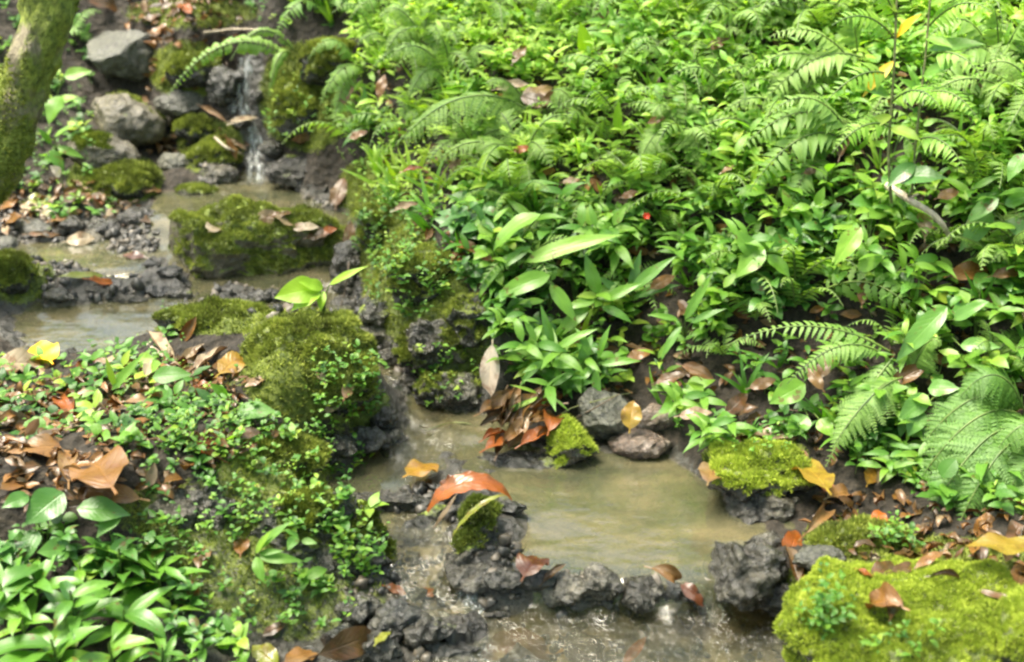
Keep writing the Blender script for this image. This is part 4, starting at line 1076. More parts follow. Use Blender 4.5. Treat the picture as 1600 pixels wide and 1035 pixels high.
# leaf litter: crumbled bits nobody could count
def litter():
    r = np.random.default_rng(61); acc = Acc()
    x = r.uniform(-2.6, 2.6, 60000); y = r.uniform(1.4, 5.1, 60000); z = T(x, y)
    u, v, _ = project(np.stack([x, y, z], -1))
    lf = inpoly(u, v, [(-400,600),(100,600),(300,560),(420,600),(430,680),(300,760),(150,800),(-400,820)])
    lf2 = inpoly(u, v, [(-400,270),(180,290),(230,345),(-400,400)]) | inpoly(u, v, [(200,-60),(380,-60),(380,80),(260,200),(340,180),(400,230),(380,250),(240,240),(200,60)])
    lf3 = inpoly(u, v, [(1280,780),(1800,780),(1800,920),(1500,900),(1280,880)])
    sl = inpoly(u, v, [(520,-400),(600,300),(800,600),(1100,690),(1300,720),(1500,790),(2200,800),(2200,-400)])
    p = np.where(lf | lf2, .9, 0) + np.where(lf3, .7, 0) + np.where(sl, .35, 0)
    ok = r.random(len(x)) < p
    x, y, z = x[ok], y[ok], z[ok]; m = len(x)
    N_ = TN(x, y) + r.normal(0, .35, (m, 3)); D = r.normal(size=(m, 3)) * [1, 1, .3]
    s = r.uniform(.018, .055, m); P = np.stack([x, y, z + .004 + .012 * r.random(m)], -1)
    for k in range(6):
        s_ = slice(k, None, 6)
        acc.batch(leaf(W=.45, ns=4, bend=.3 + .3 * k, curl=.4 * k, wave=.3, seed=k, a=.8, b=1.), frames(D[s_], N_[s_], s[s_]), P[s_], np.clip(r.normal(.42, .22, len(s[s_])), 0, .95))
    tag(acc.build('leaf_litter', M_DRY), 'crumbled brown leaf litter covering the soil of both banks', 'leaf litter', kind='stuff')
litter()

# ------------------------------------------------------------------ green plants
OV = [leaf(W=.46, a=.75, b=1.15, ns=5, bend=.35 + .2 * k, fold=.22, wave=.08, seed=k) for k in range(5)]
LN = [leaf(W=.24, a=.7, b=1.3, ns=6, bend=.5 + .25 * k, fold=.25, seed=k) for k in range(4)]
RD = [leaf(W=.8, a=.55, b=.7, ns=5, bend=.25 + .2 * k, fold=.15, wave=.08, seed=k) for k in range(3)]
GRS = [leaf(W=.09, a=.3, b=.9, ns=7, bend=.7 + .4 * k, fold=.3, seed=k) for k in range(3)]
STEMT = tube([[0, 0, 0], [.03, .5, .0], [0, 1, 0]], [.5, .4, .25], 3)
DOWN = np.array([-.55, -.8, 0.])
def herb_into(r, leaves, stems, P, h, nl, ll, lt, tint, lean, tpls, spread=1.0):
    """one herb: a leaning stem with leaves spiralling up it"""
    top = np.array([0, 0, 1.]) * h + lean * h
    n = max(2, nl)
    fr = np.linspace(.3, 1, n)
    az = r.uniform(0, 6.28) + np.arange(n) * 2.3
    D = np.stack([np.cos(az), np.sin(az), r.uniform(-.1, .65, n) + .25 * fr], -1) * spread + DOWN * .45
    U = np.tile([-.1, -.25, 1.], (n, 1)) + r.normal(0, .22, (n, 3))
    S = P + top[None] * fr[:, None]
    sc = ll * r.uniform(.65, 1.1, n)
    leaves.append((D, U, sc, S, np.clip(tint + r.normal(0, .12, n), 0, 1), r.integers(0, len(tpls), n)))
    stems.append((P, top))
def flush(acc, lv, tpls):
    D = np.concatenate([l[0] for l in lv]); U = np.concatenate([l[1] for l in lv]); s = np.concatenate([l[2] for l in lv])
    S = np.concatenate([l[3] for l in lv]); t = np.concatenate([l[4] for l in lv]); k = np.concatenate([l[5] for l in lv])
    for i, tp in enumerate(tpls):
        q = k == i
        if q.any(): acc.batch(tp, frames(D[q], U[q], s[q]), S[q], t[q])
def flush_stems(st, w=.0022):
    acc = Acc(); P = np.array([s[0] for s in st]); D = np.array([s[1] for s in st]); L = np.linalg.norm(D, axis=1)
    M = frames(D, np.tile([.1, .3, .2], (len(D), 1)), np.ones(len(D)))
    M = M * np.stack([np.full(len(D), w), L, np.full(len(D), w)], -1)[:, None, :]
    acc.batch(STEMT, M, P, np.full(len(D), .5)); return acc
VEG = [(430,-300),(440,0),(560,60),(540,250),(560,300),(640,340),(690,420),(760,460),(790,590),(830,625),(1000,600),(1060,690),(1120,700),(1180,680),(1300,700),(1350,770),(1500,800),(1640,815),(1700,1000),(1700,1500),(2600,1500),(2600,-500),(430,-500)]
BARE = [(840,175,60,28),(600,150,28,30),(1040,470,30,24),(1000,580,60,20),(1150,650,60,25),(1430,590,40,26),(1500,455,70,22),(1315,265,24,30),(1440,385,34,22),(1270,620,40,24),(1030,440,30,40),(1550,140,50,24),(650,500,60,60),(1350,520,60,45),(1040,480,60,40),(1180,540,40,34),(1260,540,50,30),(1490,420,50,26),(1130,600,50,26),(1500,580,40,30),(960,545,40,26)]
def cover():
    r = np.random.default_rng(77)
    x = r.uniform(-2.6, 2.6, 90000); y = r.uniform(1.6, 5.15, 90000); z = T(x, y)
    u, v, d = project(np.stack([x, y, z], -1))
    ok = inpoly(u, v, VEG)
    bare = spots(u, v, [(a, b, c * 1.1, e * 1.1, 1.) for a, b, c, e in BARE])
    cl = fbm(np.stack([x * 5, y * 5, z * 5], -1), 2)
    dens = np.interp(v, [300, 380, 460, 560], [.36, .30, .22, .18]) * (1 + .8 * cl) * (1 - .8 * bare)
    dens = dens * np.where(inpoly(u, v, [(540,240),(700,240),(800,470),(780,600),(560,420)]), .8, 1)
    ok &= r.random(len(x)) < dens
    ok &= (u > -300) & (u < 2300) & (v > -300)
    idx = np.where(ok)[0]
    hue = fbm(np.stack([x * 2.3, y * 2.3, z * 2.3 + 9], -1), 2)
    sets = {}
    for i in idx:
        painted_lit = r.random() < (1 - sstep(150, 450, v[i]))  # towards the top, brighter light is painted in by choosing lime leaves
        lo, ln, rd, st, gr = sets.setdefault(bool(painted_lit), ([], [], [], [], []))
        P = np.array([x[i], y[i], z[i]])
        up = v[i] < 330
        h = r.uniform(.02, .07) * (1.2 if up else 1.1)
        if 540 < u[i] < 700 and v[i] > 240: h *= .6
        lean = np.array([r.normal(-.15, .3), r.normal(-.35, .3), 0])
        tint = np.clip((.82 if up else .55) + .5 * hue[i] + r.normal(0, .13), .05, 1)  # upper tints raised: brightness put into the leaf colour
        q = r.random(); ll = (.014 + .034 * r.random() ** 1.3) * (1.0 if up else 1.1)
        if 540 < u[i] < 700 and v[i] > 240: ll *= .6
        if q < .11:
            n = r.integers(4, 8); az = r.uniform(0, 6.28, n); D = np.stack([np.cos(az) * .5 - .2, np.sin(az) * .5 - .3, r.uniform(.5, 1.3, n)], -1)
            gr.append((D, np.tile([-.1, -.6, .6], (n, 1)) + r.normal(0, .2, (n, 3)), r.uniform(.06, .13, n), np.tile(P, (n, 1)), np.clip(tint + r.normal(0, .1, n), 0, 1), r.integers(0, 3, n)))
        elif q < (.52 if up else .6): herb_into(r, lo, st, P, h, r.integers(4, 8), ll, 0, tint, lean, OV)
        elif q < .85: herb_into(r, ln, st, P, h, r.integers(4, 7), ll * 1.7, 0, tint, lean, LN)
        else: herb_into(r, rd, st, P, h * .8, r.integers(3, 6), ll * .8, 0, tint, lean, RD)
    for painted_lit, (lo, ln, rd, st, gr) in sets.items():
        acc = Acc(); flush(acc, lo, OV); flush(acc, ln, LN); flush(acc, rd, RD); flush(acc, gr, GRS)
        o = acc.build('ground_cover', M_LIME_LIT if painted_lit else M_HERB)
        tag(o, 'dense low mass of herbs over the upper bank, painted lime as if brightly lit' if painted_lit else 'dense low mass of deeper green herbs over the lower bank', 'ground cover', kind='stuff')
        s = flush_stems(st).build('stems', M_STEM, o); s['kind'] = 'stuff'
cover()
def cover_left():
    """thin growth on the left hand bank, tiny leaved creepers"""
    r = np.random.default_rng(78)
    x = r.uniform(-2.6, .4, 30000); y = r.uniform(1.3, 5.1, 30000); z = T(x, y)
    u, v, d = project(np.stack([x, y, z], -1))
    zones = [([(-300,560),(120,560),(260,520),(380,560),(420,640),(520,760),(600,860),(560,900),(450,760),(200,690),(-900,720),(-900,480),(-300,480)], .28),
             ([(150,660),(420,640),(520,720),(600,880),(500,1000),(300,800),(150,800)], .26),
             ([(-300,780),(280,800),(380,1000),(380,1700),(-900,1700),(-900,780)], .40),
             ([(40,-200),(130,-200),(150,280),(60,300),(-300,330),(-900,300),(-900,-200)], .42), ([(330,-200),(520,-200),(520,60),(400,40),(300,-20)], .35),
             ([(50,300),(180,320),(180,350),(50,350)], .2)]
    p = np.zeros(len(x))
    for pl, w in zones: p = np.maximum(p, inpoly(u, v, pl) * w)
    cl = fbm(np.stack([x * 6, y * 6, z * 6], -1), 2)
    ok = r.random(len(x)) < p * (1 + 1.3 * cl)
    lo, rd, st = [], [], []
    for i in np.where(ok)[0]:
        P = np.array([x[i], y[i], ground_at(x[i], y[i])])
        tint = np.clip(r.normal(.45, .28), 0, 1); lean = np.array([r.normal(0, .3), r.normal(-.3, .3), 0])
        ll = .009 + .036 * r.random() ** 2.2
        if r.random() < .7: herb_into(r, lo, st, P, r.uniform(.01, .035), r.integers(3, 7), ll, 0, tint, lean, OV)
        else: herb_into(r, rd, st, P, r.uniform(.008, .02), r.integers(3, 5), ll * .9, 0, tint, lean, RD)
    acc = Acc(); flush(acc, lo, OV); flush(acc, rd, RD)
    o = acc.build('creeping_cover', M_HERB); tag(o, 'tiny leaved creeping plants sprinkled over the left bank', 'ground cover', kind='stuff')
    s = flush_stems(st, .0012).build('stems', M_STEM, o); s['kind'] = 'stuff'
cover_left()
def rock_greens():
    """small sprigs rooted on the mossy rocks' faces"""
    r = np.random.default_rng(79); lo, st = [], []
    for (cu, cv, ru, rv, n) in [(545,610,60,60,70),(480,760,110,90,90),(430,900,150,110,50),(1290,960,40,40,30),(1400,1010,60,20,14),(600,370,50,60,70),(640,440,70,60,70),(690,590,60,50,22),(470,180,60,50,30),(560,870,40,40,40),(330,680,110,40,120),(1180,700,60,20,16),(1400,850,40,16,26),(330,800,90,50,24)]:
        for _ in range(n):
            a = r.uniform(0, 6.28); q = math.sqrt(r.random())
            P, nn = see(cu + ru * q * math.cos(a), cv + rv * q * math.sin(a))
            lean = nn * .9 + r.normal(0, .25, 3)
            herb_into(r, lo, st, P, r.uniform(.01, .03), r.integers(3, 6), r.uniform(.009, .022), 0, np.clip(r.normal(.55, .2), 0, 1), lean, OV)
    acc = Acc(); flush(acc, lo, OV)
    o = acc.build('rock_creeper', M_HERB); tag(o, 'small leafy creeper growing over the mossy rock faces', 'ground cover', kind='stuff')
    s = flush_stems(st, .0012).build('stems', M_STEM, o); s['kind'] = 'stuff'
rock_greens()

def copy_tree(root, loc, rotz=0, scale=1.0, tilt=(0, 0)):
    c = root.copy(); COL.objects.link(c); c.location = [float(q) for q in loc]; c.rotation_euler = (tilt[0], tilt[1], rotz); c.scale = (scale,) * 3
    for ch in root.children:
        d = ch.copy(); COL.objects.link(d); d.parent = c
        for g in ch.children:
            e = g.copy(); COL.objects.link(e); e.parent = d
    return c
def proto_herb(seed, mat, tpls, h=.1, nl=9, ll=.05, tint=.6, nst=3):
    r = np.random.default_rng(seed); root = empty('leafy_herb', (0, 0, -50))
    lv, st = [], []
    for k in range(nst):
        lean = np.array([r.normal(-.25, .35), r.normal(-.35, .35), 0])
        herb_into(r, lv, st, np.array([r.normal(0, .008), r.normal(0, .008), -.005]), h * r.uniform(.7, 1.1), nl, ll, 0, tint, lean, tpls)
    flush_stems(st, .003).build('stem', M_STEM, root)
    a = Acc(); flush(a, lv, tpls); a.build('foliage', mat, root)
    return root
_first = {}
def place(proto, u, v, sc=1.0, name=None, adj='', noun='', cat='plant', group=None, label=None, rotz=0, tilt=(0, 0), lift=0.0, P=None):
    if P is None: P, nn = see(u, v)
    P = np.array(P) + [0, 0, lift]
    if proto.name not in _first:
        _first[proto.name] = 1; o = proto; o.location = [float(q) for q in P]; o.rotation_euler = (tilt[0], tilt[1], rotz); o.scale = (sc,) * 3
    else: o = copy_tree(proto, P, rotz, sc, tilt)
    reg(o, adj, noun, cat, group, u, v, label)
    return o
HP = [proto_herb(900 + k, M_HERB, OV, .10, 8, .052, .75) for k in range(4)] + [proto_herb(910 + k, M_HERB, LN, .10, 7, .085, .6) for k in range(3)] + [proto_herb(920 + k, M_DARK, OV, .09, 7, .06, .6) for k in range(3)] + [proto_herb(930 + k, M_LIME_LIT, OV if k % 2 else LN, .09, 8, .048 + .02 * (1 - k % 2), .6) for k in range(4)]
r_ = np.random.default_rng(41)
cnt = 0
HG = 'leafy herbs standing among the green cover of the bank'
while cnt < 230:
    u = r_.uniform(450, 1600); v = r_.uniform(-20, 780)
    if not inpoly(np.array([u]), np.array([v]), VEG)[0] or (540 < u < 720 and 230 < v < 600): continue
    if spots(np.array([u]), np.array([v]), [(a, b, c * 1.3, e * 1.5, 1.) for a, b, c, e in BARE])[0] > .5: continue
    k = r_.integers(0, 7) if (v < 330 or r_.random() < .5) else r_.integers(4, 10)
    if v < 330 and k < 7 and r_.random() < .75: k = 10 + r_.integers(0, 4)  # most upper herbs become lime copies, their stronger light painted on
    big = .75 if v < 330 else .95
    if k >= 10: lb, nm = 'herb painted lime as if brightly lit on the sloping right bank', ''
    elif k >= 7: lb, nm = 'dark glossy ovate leaved herb on the shaded lower part of the sloping right bank', 'leafy_herb'
    elif k >= 4: lb, nm = 'narrow leaved green herb on the sloping right bank among similar ones', 'leafy_herb'
    else: lb, nm = 'light green oval leaved herb on the sloping right bank among similar ones', 'leafy_herb'
    if 7 <= k < 10 and v < 330: lb = 'dark glossy ovate leaved herb on the sloping right bank'
    g = {0: 'light oval leaved herbs on the bank', 1: 'narrow leaved herbs on the bank', 2: 'dark glossy herbs on the bank'}[0 if k < 4 else 1 if k < 7 else 2]
    if k >= 10: g = 'lime herbs on the bank with bright light painted in'
    elif k >= 7: lb = 'dark glossy ovate leaved herb on the sloping right bank among similar ones'
    place(HP[k], u, v, big * r_.uniform(.6, 1.15), adj='light-painted lime' if k >= 10 else 'dark glossy' if k >= 7 else 'narrow leaved' if k >= 4 else 'oval leaved', noun='herb', group=g, rotz=r_.uniform(-1., 1.), tilt=(r_.normal(.1, .15), r_.normal(0, .15)))
    cnt += 1

# single big leaves and plants with few leaves
def point_at(u, v, ref, closer=0.0):
    """a point seen at (u, v) as far away as ref, less 'closer' metres"""
    d = ray(u, v); d = d / np.linalg.norm(d)
    return np.array([0, 0, CAM_H]) + d * (np.linalg.norm(ref - [0, 0, CAM_H]) - closer)
def fewleaf(name, base, leaves, mat, label, cat='plant', W=.3, tint=.6, stemw=.0022, a=.7, b=1.2, group=None, fold=.2, wave=.1, smat=None):
    """base (u,v); leaves: (u0,v0,u1,v1, closer, bend) blade start and tip as seen"""
    P, nn = see(*base)
    root = empty(name, P); r = np.random.default_rng(int(base[0] * 7 + base[1]))
    for q in leaves:
        u0, v0, u1, v1 = q[:4]; closer = q[4] if len(q) > 4 else .06; bend = q[5] if len(q) > 5 else .6; w = q[6] if len(q) > 6 else W
        A_ = point_at(u0, v0, P, closer); B_ = point_at(u1, v1, P, closer + .02)
        gz = float(T(A_[0], A_[1]));  A_[2] = max(A_[2], gz + .005)
        L = np.linalg.norm(B_ - A_)
        V, F, UV = leaf(L=L * 1.08, W=w, a=a, b=b, ns=10, nc=5, bend=bend, fold=fold, wave=wave, seed=int(u0 + v1))
        D = B_ - A_; U = np.array([-.1, -.6, .8]) + r.normal(0, .15, 3)
        M = frames(D[None], U[None], np.array([1.]))[0]
        V = V @ M.T + (A_ - P)
        obj('leaf', raw_mesh('leaf', V, F, UV, {'tint': np.full(len(V), np.clip(tint + r.normal(0, .12), 0, 1))}, mat), root)
        mid = (A_ - P) * .5 + np.array([0, 0, .012])
        V, F, UV = tube([[0, 0, -.01], mid, A_ - P], [stemw, stemw * .8, stemw * .6], 5)
        obj('stem', raw_mesh('stem', V, F, UV, None, smat or M_STEM), root)
    reg(root, '', name, cat, group, base[0], base[1], label)
    return root
fewleaf('broad_leaf_plant', (800,400), [(845,335,755,382,.1,.9,.34)], M_STRAP, 'single broad pale green leaf arching down on the bank edge', tint=.75)
fewleaf('strap_leaf_plant', (850,440), [(820,410,965,358,.1,.5,.18),(800,395,735,470,.1,.8,.14),(830,385,770,425,.1,.7,.2)], M_STRAP, 'plant with long yellow green strap leaf reaching right on the bank edge', tint=.75)
fewleaf('strap_leaf_plant', (860,480), [(860,430,768,462,.12,.8,.3),(860,445,900,500,.1,.5,.3),(850,470,790,480,.1,.6,.22)], M_STRAP, 'plant with a wide light green blade pointing left below the yellow green strap leaf', tint=.65)
fewleaf('strap_leaf_plant', (930,500), [(930,470,880,480,.1,.6,.3),(935,460,915,400,.1,.3,.32),(945,470,1000,440,.1,.6,.26),(940,480,990,500,.1,.8,.26),(920,480,860,530,.1,.8,.26)], M_STRAP, 'strap leaved plant with upright blades in the middle of the bank')
fewleaf('strap_leaf_plant', (980,470), [(985,460,1000,395,.1,.3,.22),(985,455,1050,400,.12,.4,.22),(990,465,1060,440,.1,.7,.2),(975,465,935,430,.1,.6,.24)], M_STRAP, 'dark strap leaved plant fanning upward beside the dark hollow', tint=.4)
fewleaf('strap_leaf_plant', (860,570), [(860,550,810,600,.1,.6,.2),(850,540,790,545,.1,.5,.24),(865,540,845,480,.1,.4,.2),(870,545,930,510,.1,.6,.2),(865,555,905,595,.1,.9,.2)], M_STRAP, 'strap leaved plant on the lower bank right of the pale hanging leaf')
fewleaf('strap_leaf_plant', (930,590), [(930,570,890,610,.1,.7,.22),(935,560,950,510,.1,.4,.22),(940,570,1000,560,.1,.7,.22),(930,575,935,640,.1,.9,.2)], M_STRAP, 'strap leaved plant hanging over the heap of brown leaves')
fewleaf('strap_leaf_plant', (1070,530), [(1070,500,1110,430,.1,.3,.18),(1065,510,1030,560,.1,.6,.2),(1080,505,1130,480,.1,.5,.2),(1060,500,1015,490,.1,.5,.2)], M_STRAP, 'strap leaved plant with one tall pale blade right of the dark hollow')
fewleaf('grass_tuft', (850,640), [(830,625,770,655,.08,.6,.12),(840,615,800,600,.08,.5,.12),(850,610,880,580,.08,.5,.12),(845,620,800,640,.08,.8,.12),(860,620,890,640,.08,.8,.12)], M_HERB, 'small grassy tuft just above the heap of brown leaves', tint=.8)
fewleaf('strap_leaf_plant', (575,215), [(575,190,568,135,.06,.2,.22),(575,195,610,160,.06,.5,.2),(570,200,530,225,.06,.8,.2),(580,200,625,220,.06,.8,.2),(570,195,540,160,.06,.6,.2)], M_DARK, 'dark strap leaved plant on the bank edge below the mossy hump', tint=.9)
fewleaf('oval_leaf_plant', (915,100), [(915,85,908,38,.08,.2,.5)], M_YOUNG, 'single upright bright oval leaf high on the bank')
fewleaf('oval_leaf_plant', (965,220), [(965,205,966,160,.05,.2,.3),(965,205,1000,190,.05,.4,.3)], M_YOUNG, 'small upright bright leaf in the middle of the upper bank', tint=.2)
fewleaf('broad_leaf_plant', (1250,640), [(1258,600,1205,628,.08,.5,.62),(1262,650,1232,680,.08,.5,.75),(1280,655,1300,680,.08,.6,.7)], M_STRAP, 'glossy round leaved plant above the flat mossy rock', tint=.8)
fewleaf('broad_leaf_plant', (1475,620), [(1450,608,1496,606,.08,.3,.6),(1450,618,1405,655,.08,.6,.5),(1440,640,1420,680,.08,.6,.6)], M_DARK, 'dark plant with round glossy leaves right of the fern fronds', tint=.95)
fewleaf('broad_leaf_plant', (1330,430), [(1345,355,1305,410,.12,.4,.45),(1340,420,1380,400,.1,.5,.5)], M_STRAP, 'plant with a pale pointed leaf hanging in the middle of the right bank', tint=.9)
fewleaf('broad_leaf_plant', (1190,440), [(1195,390,1150,430,.1,.5,.55),(1200,400,1235,430,.1,.5,.5),(1180,400,1150,360,.1,.5,.5)], M_STRAP, 'plant with three soft oval leaves left of the pale pointed leaf', tint=.75)
fewleaf('broad_leaf_plant', (1540,330), [(1600,240,1575,280,.15,.3,.5),(1560,310,1510,345,.12,.5,.4),(1570,320,1620,300,.12,.5,.45),(1550,330,1500,390,.1,.5,.4),(1570,345,1640,380,.1,.5,.4)], M_DARK, 'large glossy dark leaved plant at the right edge of the bank', tint=.8)
fewleaf('broad_leaf_plant', (1460,520), [(1480,480,1400,560,.1,.5,.3),(1490,500,1540,470,.1,.5,.35),(1500,540,1560,540,.1,.5,.4)], M_DARK, 'dark broad leaved plant between the two groups of fern fronds', tint=.9)
fewleaf('broad_leaf_plant', (70,850), [(100,770,40,815,.04,.6,.7),(45,775,5,790,.04,.5,.6),(60,830,30,880,.04,.5,.5)], M_DARK, 'plant with large dark glossy leaves at the left edge below the big brown leaf', tint=.7)
fewleaf('broad_leaf_plant', (170,830), [(120,795,200,800,.04,.5,.5),(190,800,150,835,.04,.6,.5)], M_DARK, 'plant with two dull green leaves just under the big brown leaf', tint=.9)
fewleaf('round_leaf_plant', (90,880), [(110,858,62,862,.04,.2,.75),(180,870,150,850,.03,.2,.7),(205,865,180,850,.03,.2,.7)], M_DARK, 'small round leaved plant in the dark hollow at lower left', tint=.9)
fewleaf('oval_leaf_plant', (400,665), [(370,645,428,640,.03,.4,.55),(355,620,330,600,.03,.4,.4)], M_HERB, 'small plant with a broad soft green leaf on the left bank above the mossy shoulder', tint=.5)
fewleaf('oval_leaf_plant', (270,600), [(238,590,295,582,.03,.4,.5)], M_HERB, 'single flat green leaf on the left bank beside curled tan leaves', tint=.45)
fewleaf('strap_leaf_plant', (180,620), [(175,610,220,555,.03,.3,.2),(215,560,240,560,.03,.3,.6),(180,605,165,560,.03,.3,.2)], M_HERB, 'bright green plant with one narrow upright blade on the left bank', tint=.75)
fewleaf('spring_sapling', (505,490), [(500,450,432,462,.04,.5,.6),(500,455,455,480,.04,.6,.6),(505,450,470,440,.04,.4,.5),(515,445,570,415,.04,.3,.2),(505,455,500,485,.04,.7,.4)], M_YOUNG, 'small sapling with lime green leaves behind the domed moss mound', tint=.5)
fewleaf('sprig', (400,900), [(400,860,450,815,.04,.3,.25),(400,865,420,830,.04,.3,.3),(405,870,470,875,.04,.5,.25),(400,870,410,910,.04,.6,.4),(405,865,440,860,.04,.4,.25)], M_HERB, 'green sprig sticking out of the shadowed rock face', tint=.6)
fewleaf('sprig', (80,190), [(95,150,75,190,.1,.3,.7),(100,120,140,110,.1,.3,.5),(90,160,120,150,.1,.3,.5)], M_HERB, 'plant with a bright oval leaf between the trunk and the grey boulders', tint=.8)
fewleaf('sprig', (90,240), [(85,215,120,190,.08,.4,.3),(80,225,60,200,.08,.4,.3),(90,230,130,245,.08,.5,.3),(80,235,100,270,.08,.6,.4)], M_STRAP, 'narrow leaved sprig beside the foot of the leaning trunk', tint=.6)
fewleaf('sprig', (100,300), [(95,275,80,260,.04,.3,.7)], M_PALE, 'sprig with a single round pale leaf near the foot of the trunk', tint=.5)

# lower left clump of glossy lanceolate plants
def glossy(seed, nl, ll, tint):
    r = np.random.default_rng(seed); root = empty('glossy_plant', (0, 0, -50))
    for k in range(nl):
        az = k * 2.4 + r.uniform(-.3, .3); el = r.uniform(.05, .9)
        D = np.array([[math.cos(az), math.sin(az) - .1, el]]); U = np.array([[0, -.15, 1.]]) + r.normal(0, .15, (1, 3))
        V, F, UV = leaf(L=ll * r.uniform(.7, 1.15), W=r.uniform(.24, .34), a=.75, b=1.2, ns=10, nc=5, bend=r.uniform(.6, 1.2), fold=.28, wave=.1, seed=seed + k)
        h = .02 + .05 * k / nl
        V = V @ frames(D, U, np.ones(1))[0].T + [0, 0, h]
        obj('leaf', raw_mesh('leaf', V, F, UV, {'tint': np.full(len(V), np.clip(tint + r.normal(0, .15), 0, 1))}, M_STRAP), root)
    V, F, UV = tube([[0, 0, -.02], [0, .003, .04], [0, 0, .075]], [.004, .003, .002], 6)
    obj('stem', raw_mesh('stem', V, F, UV, None, M_STEM), root)
    return root
GP = [glossy(300, 8, .135, .5), glossy(320, 6, .10, .75), glossy(340, 9, .085, .35)]
for i, (u, v, s) in enumerate([(60,940,.7),(130,915,.6),(195,925,1.15),(250,925,.8),(40,1010,.9),(120,990,1.1),(200,1000,.8),(270,985,.65),(320,1030,.6),(90,1060,1.),(180,1070,1.1),(260,1060,.8),(10,960,.8),(15,890,.6)]):
    P, nn = see(u, v)
    place(GP[i % 3], u, v, s, adj='glossy', noun='long leaved plant', group='glossy long leaved plants filling the lower left corner', rotz=i * 1.3, P=P)

# ------------------------------------------------------------------ ferns
def frond_geo(path, width, npin, style='toothed', droop=.3, tint=.6, seed=0, up=(0, -.3, 1.), ang=1.15):
    """rachis along path; returns (rachis arrays, pinnae Acc)"""
    r = np.random.default_rng(seed)
    path = np.asarray(path, float)
    seg = np.linalg.norm(np.diff(path, axis=0), axis=1); s = np.concatenate([[0], np.cumsum(seg)]); tot = s[-1]
    t = np.linspace(.06, .985, npin)
    P = np.stack([np.interp(t * tot, s, path[:, i]) for i in range(3)], -1)
    Tg = np.stack([np.interp(np.clip(t + .03, 0, 1) * tot, s, path[:, i]) - np.interp((t - .03) * tot, s, path[:, i]) for i in range(3)], -1)
    Tg /= np.linalg.norm(Tg, axis=1)[:, None]
    up = np.tile(np.array(up, float), (npin, 1))
    side = np.cross(Tg, up); side /= np.linalg.norm(side, axis=1)[:, None]
    upn = np.cross(side, Tg)
    prof = np.minimum(1, (t / .22) ** .6) * (1 - t ** 2.2) + .06
    acc = Acc()
    for sg in (-1, 1):
        ca, sa = math.cos(ang), math.sin(ang)
        D = Tg * ca + side * sg * sa - upn * droop * .5
        D += r.normal(0, .10, D.shape)
        L = width * prof * r.uniform(.8, 1.1, npin) * (r.random(npin) > .05)
        L = np.maximum(L, 1e-4)
        if style == 'toothed':
            tp = leaf(W=.26, a=.35, b=.9, ns=12, bend=droop * 1.6, fold=.1, teeth=.42, seed=seed)
            acc.batch(tp, frames(D, upn, L), P, np.clip(tint + r.normal(0, .07, npin), 0, 1))
        elif style == 'plain':
            tp = leaf(W=.24, a=.3, b=1.0, ns=5, bend=droop * 1.6, fold=.15, seed=seed)
            acc.batch(tp, frames(D, upn, L), P, np.clip(tint + r.normal(0, .07, npin), 0, 1))
        else:   # lacy: every pinna carries its own leaflets
            Dn = D / np.linalg.norm(D, axis=1)[:, None]
            s2 = np.cross(Dn, upn); s2 /= np.linalg.norm(s2, axis=1)[:, None]
            q = np.linspace(.05, 1, 11)
            tp = leaf(W=.42, a=.4, b=.8, ns=3, bend=.4, fold=.1, nc=3, seed=seed)
            for j, qq in enumerate(q):
                for s3 in (-1, 1):
                    PP = P + Dn * (L * qq)[:, None] - np.array([0, 0, 1.]) * (droop * .35 * L * qq * qq)[:, None]
                    DD = Dn * .55 + s2 * s3
                    LL = (L * .24 * (1 - qq * .75) + .0015) * r.uniform(.75, 1.15, npin)
                    acc.batch(tp, frames(DD, upn, LL), PP, np.clip(tint + r.normal(0, .06, npin), 0, 1))
            # the pinna's own midrib
            tp2 = leaf(W=.03, a=.2, b=.3, ns=3, bend=droop * .7, fold=0, nc=3)
            acc.batch(tp2, frames(D, upn, L), P, np.full(npin, .3))
    return tube(path, np.linspace(.0022, .0007, len(path)) * (1 + tot), 5), acc
def arc(A_, B_, rise, n=16, fall=0.0):
    t = np.linspace(0, 1, n)[:, None]
    p = A_ * (1 - t) + B_ * t
    p[:, 2] += (4 * t * (1 - t))[:, 0] * rise - (t[:, 0] ** 3) * fall
    return p
def fern(base, fronds, label, style='toothed', width=.06, npin=20, tint=.6, mat=M_FERN, group=None, droop=.3, up=(0, -.3, 1.)):
    P, nn = see(*base); root = empty('fern', P)
    for k, q in enumerate(fronds):
        u0, v0, u1, v1, rise, closer = q[:6]; w = q[6] if len(q) > 6 else width
        A_ = point_at(u0, v0, P, closer * .4) - P; B_ = point_at(u1, v1, P, closer) - P
        A_[2] = max(A_[2], -.02)
        rc, acc = frond_geo(arc(A_, B_, rise), w, npin, style, droop, tint, seed=int(u0 + k), up=up)
        fr = obj('frond', raw_mesh('frond', *rc, None, M_STEM), root)
        acc.build('pinnae', mat, fr)
    reg(root, '', 'fern', 'fern', group, base[0], base[1], label)
fern((450,95), [(450,88,262,150,.085,.12,.075),(455,85,420,150,.05,.1,.045),(460,80,360,95,.07,.05,.04)], 'fern whose pale frond arches left in front of the small waterfall', tint=.85, npin=26, droop=1.3, up=(0, -.8, .6))
fern((560,130), [(570,110,500,165,.05,.12,.05),(560,100,480,95,.06,.1,.05),(590,90,560,20,.03,.1,.05),(580,100,650,70,.05,.08,.05),(560,120,520,200,.05,.1,.045)], 'feathery pale fern on the bank top right of the waterfall', tint=.8, npin=22, droop=.6)
fern((835,190), [(830,175,618,228,.075,.12,.085),(830,180,760,130,.04,.08,.06),(840,175,900,170,.05,.1,.06)], 'fern with a broad pale frond arching left in the middle of the bank', tint=.9, npin=28, droop=.7, style='lacy')
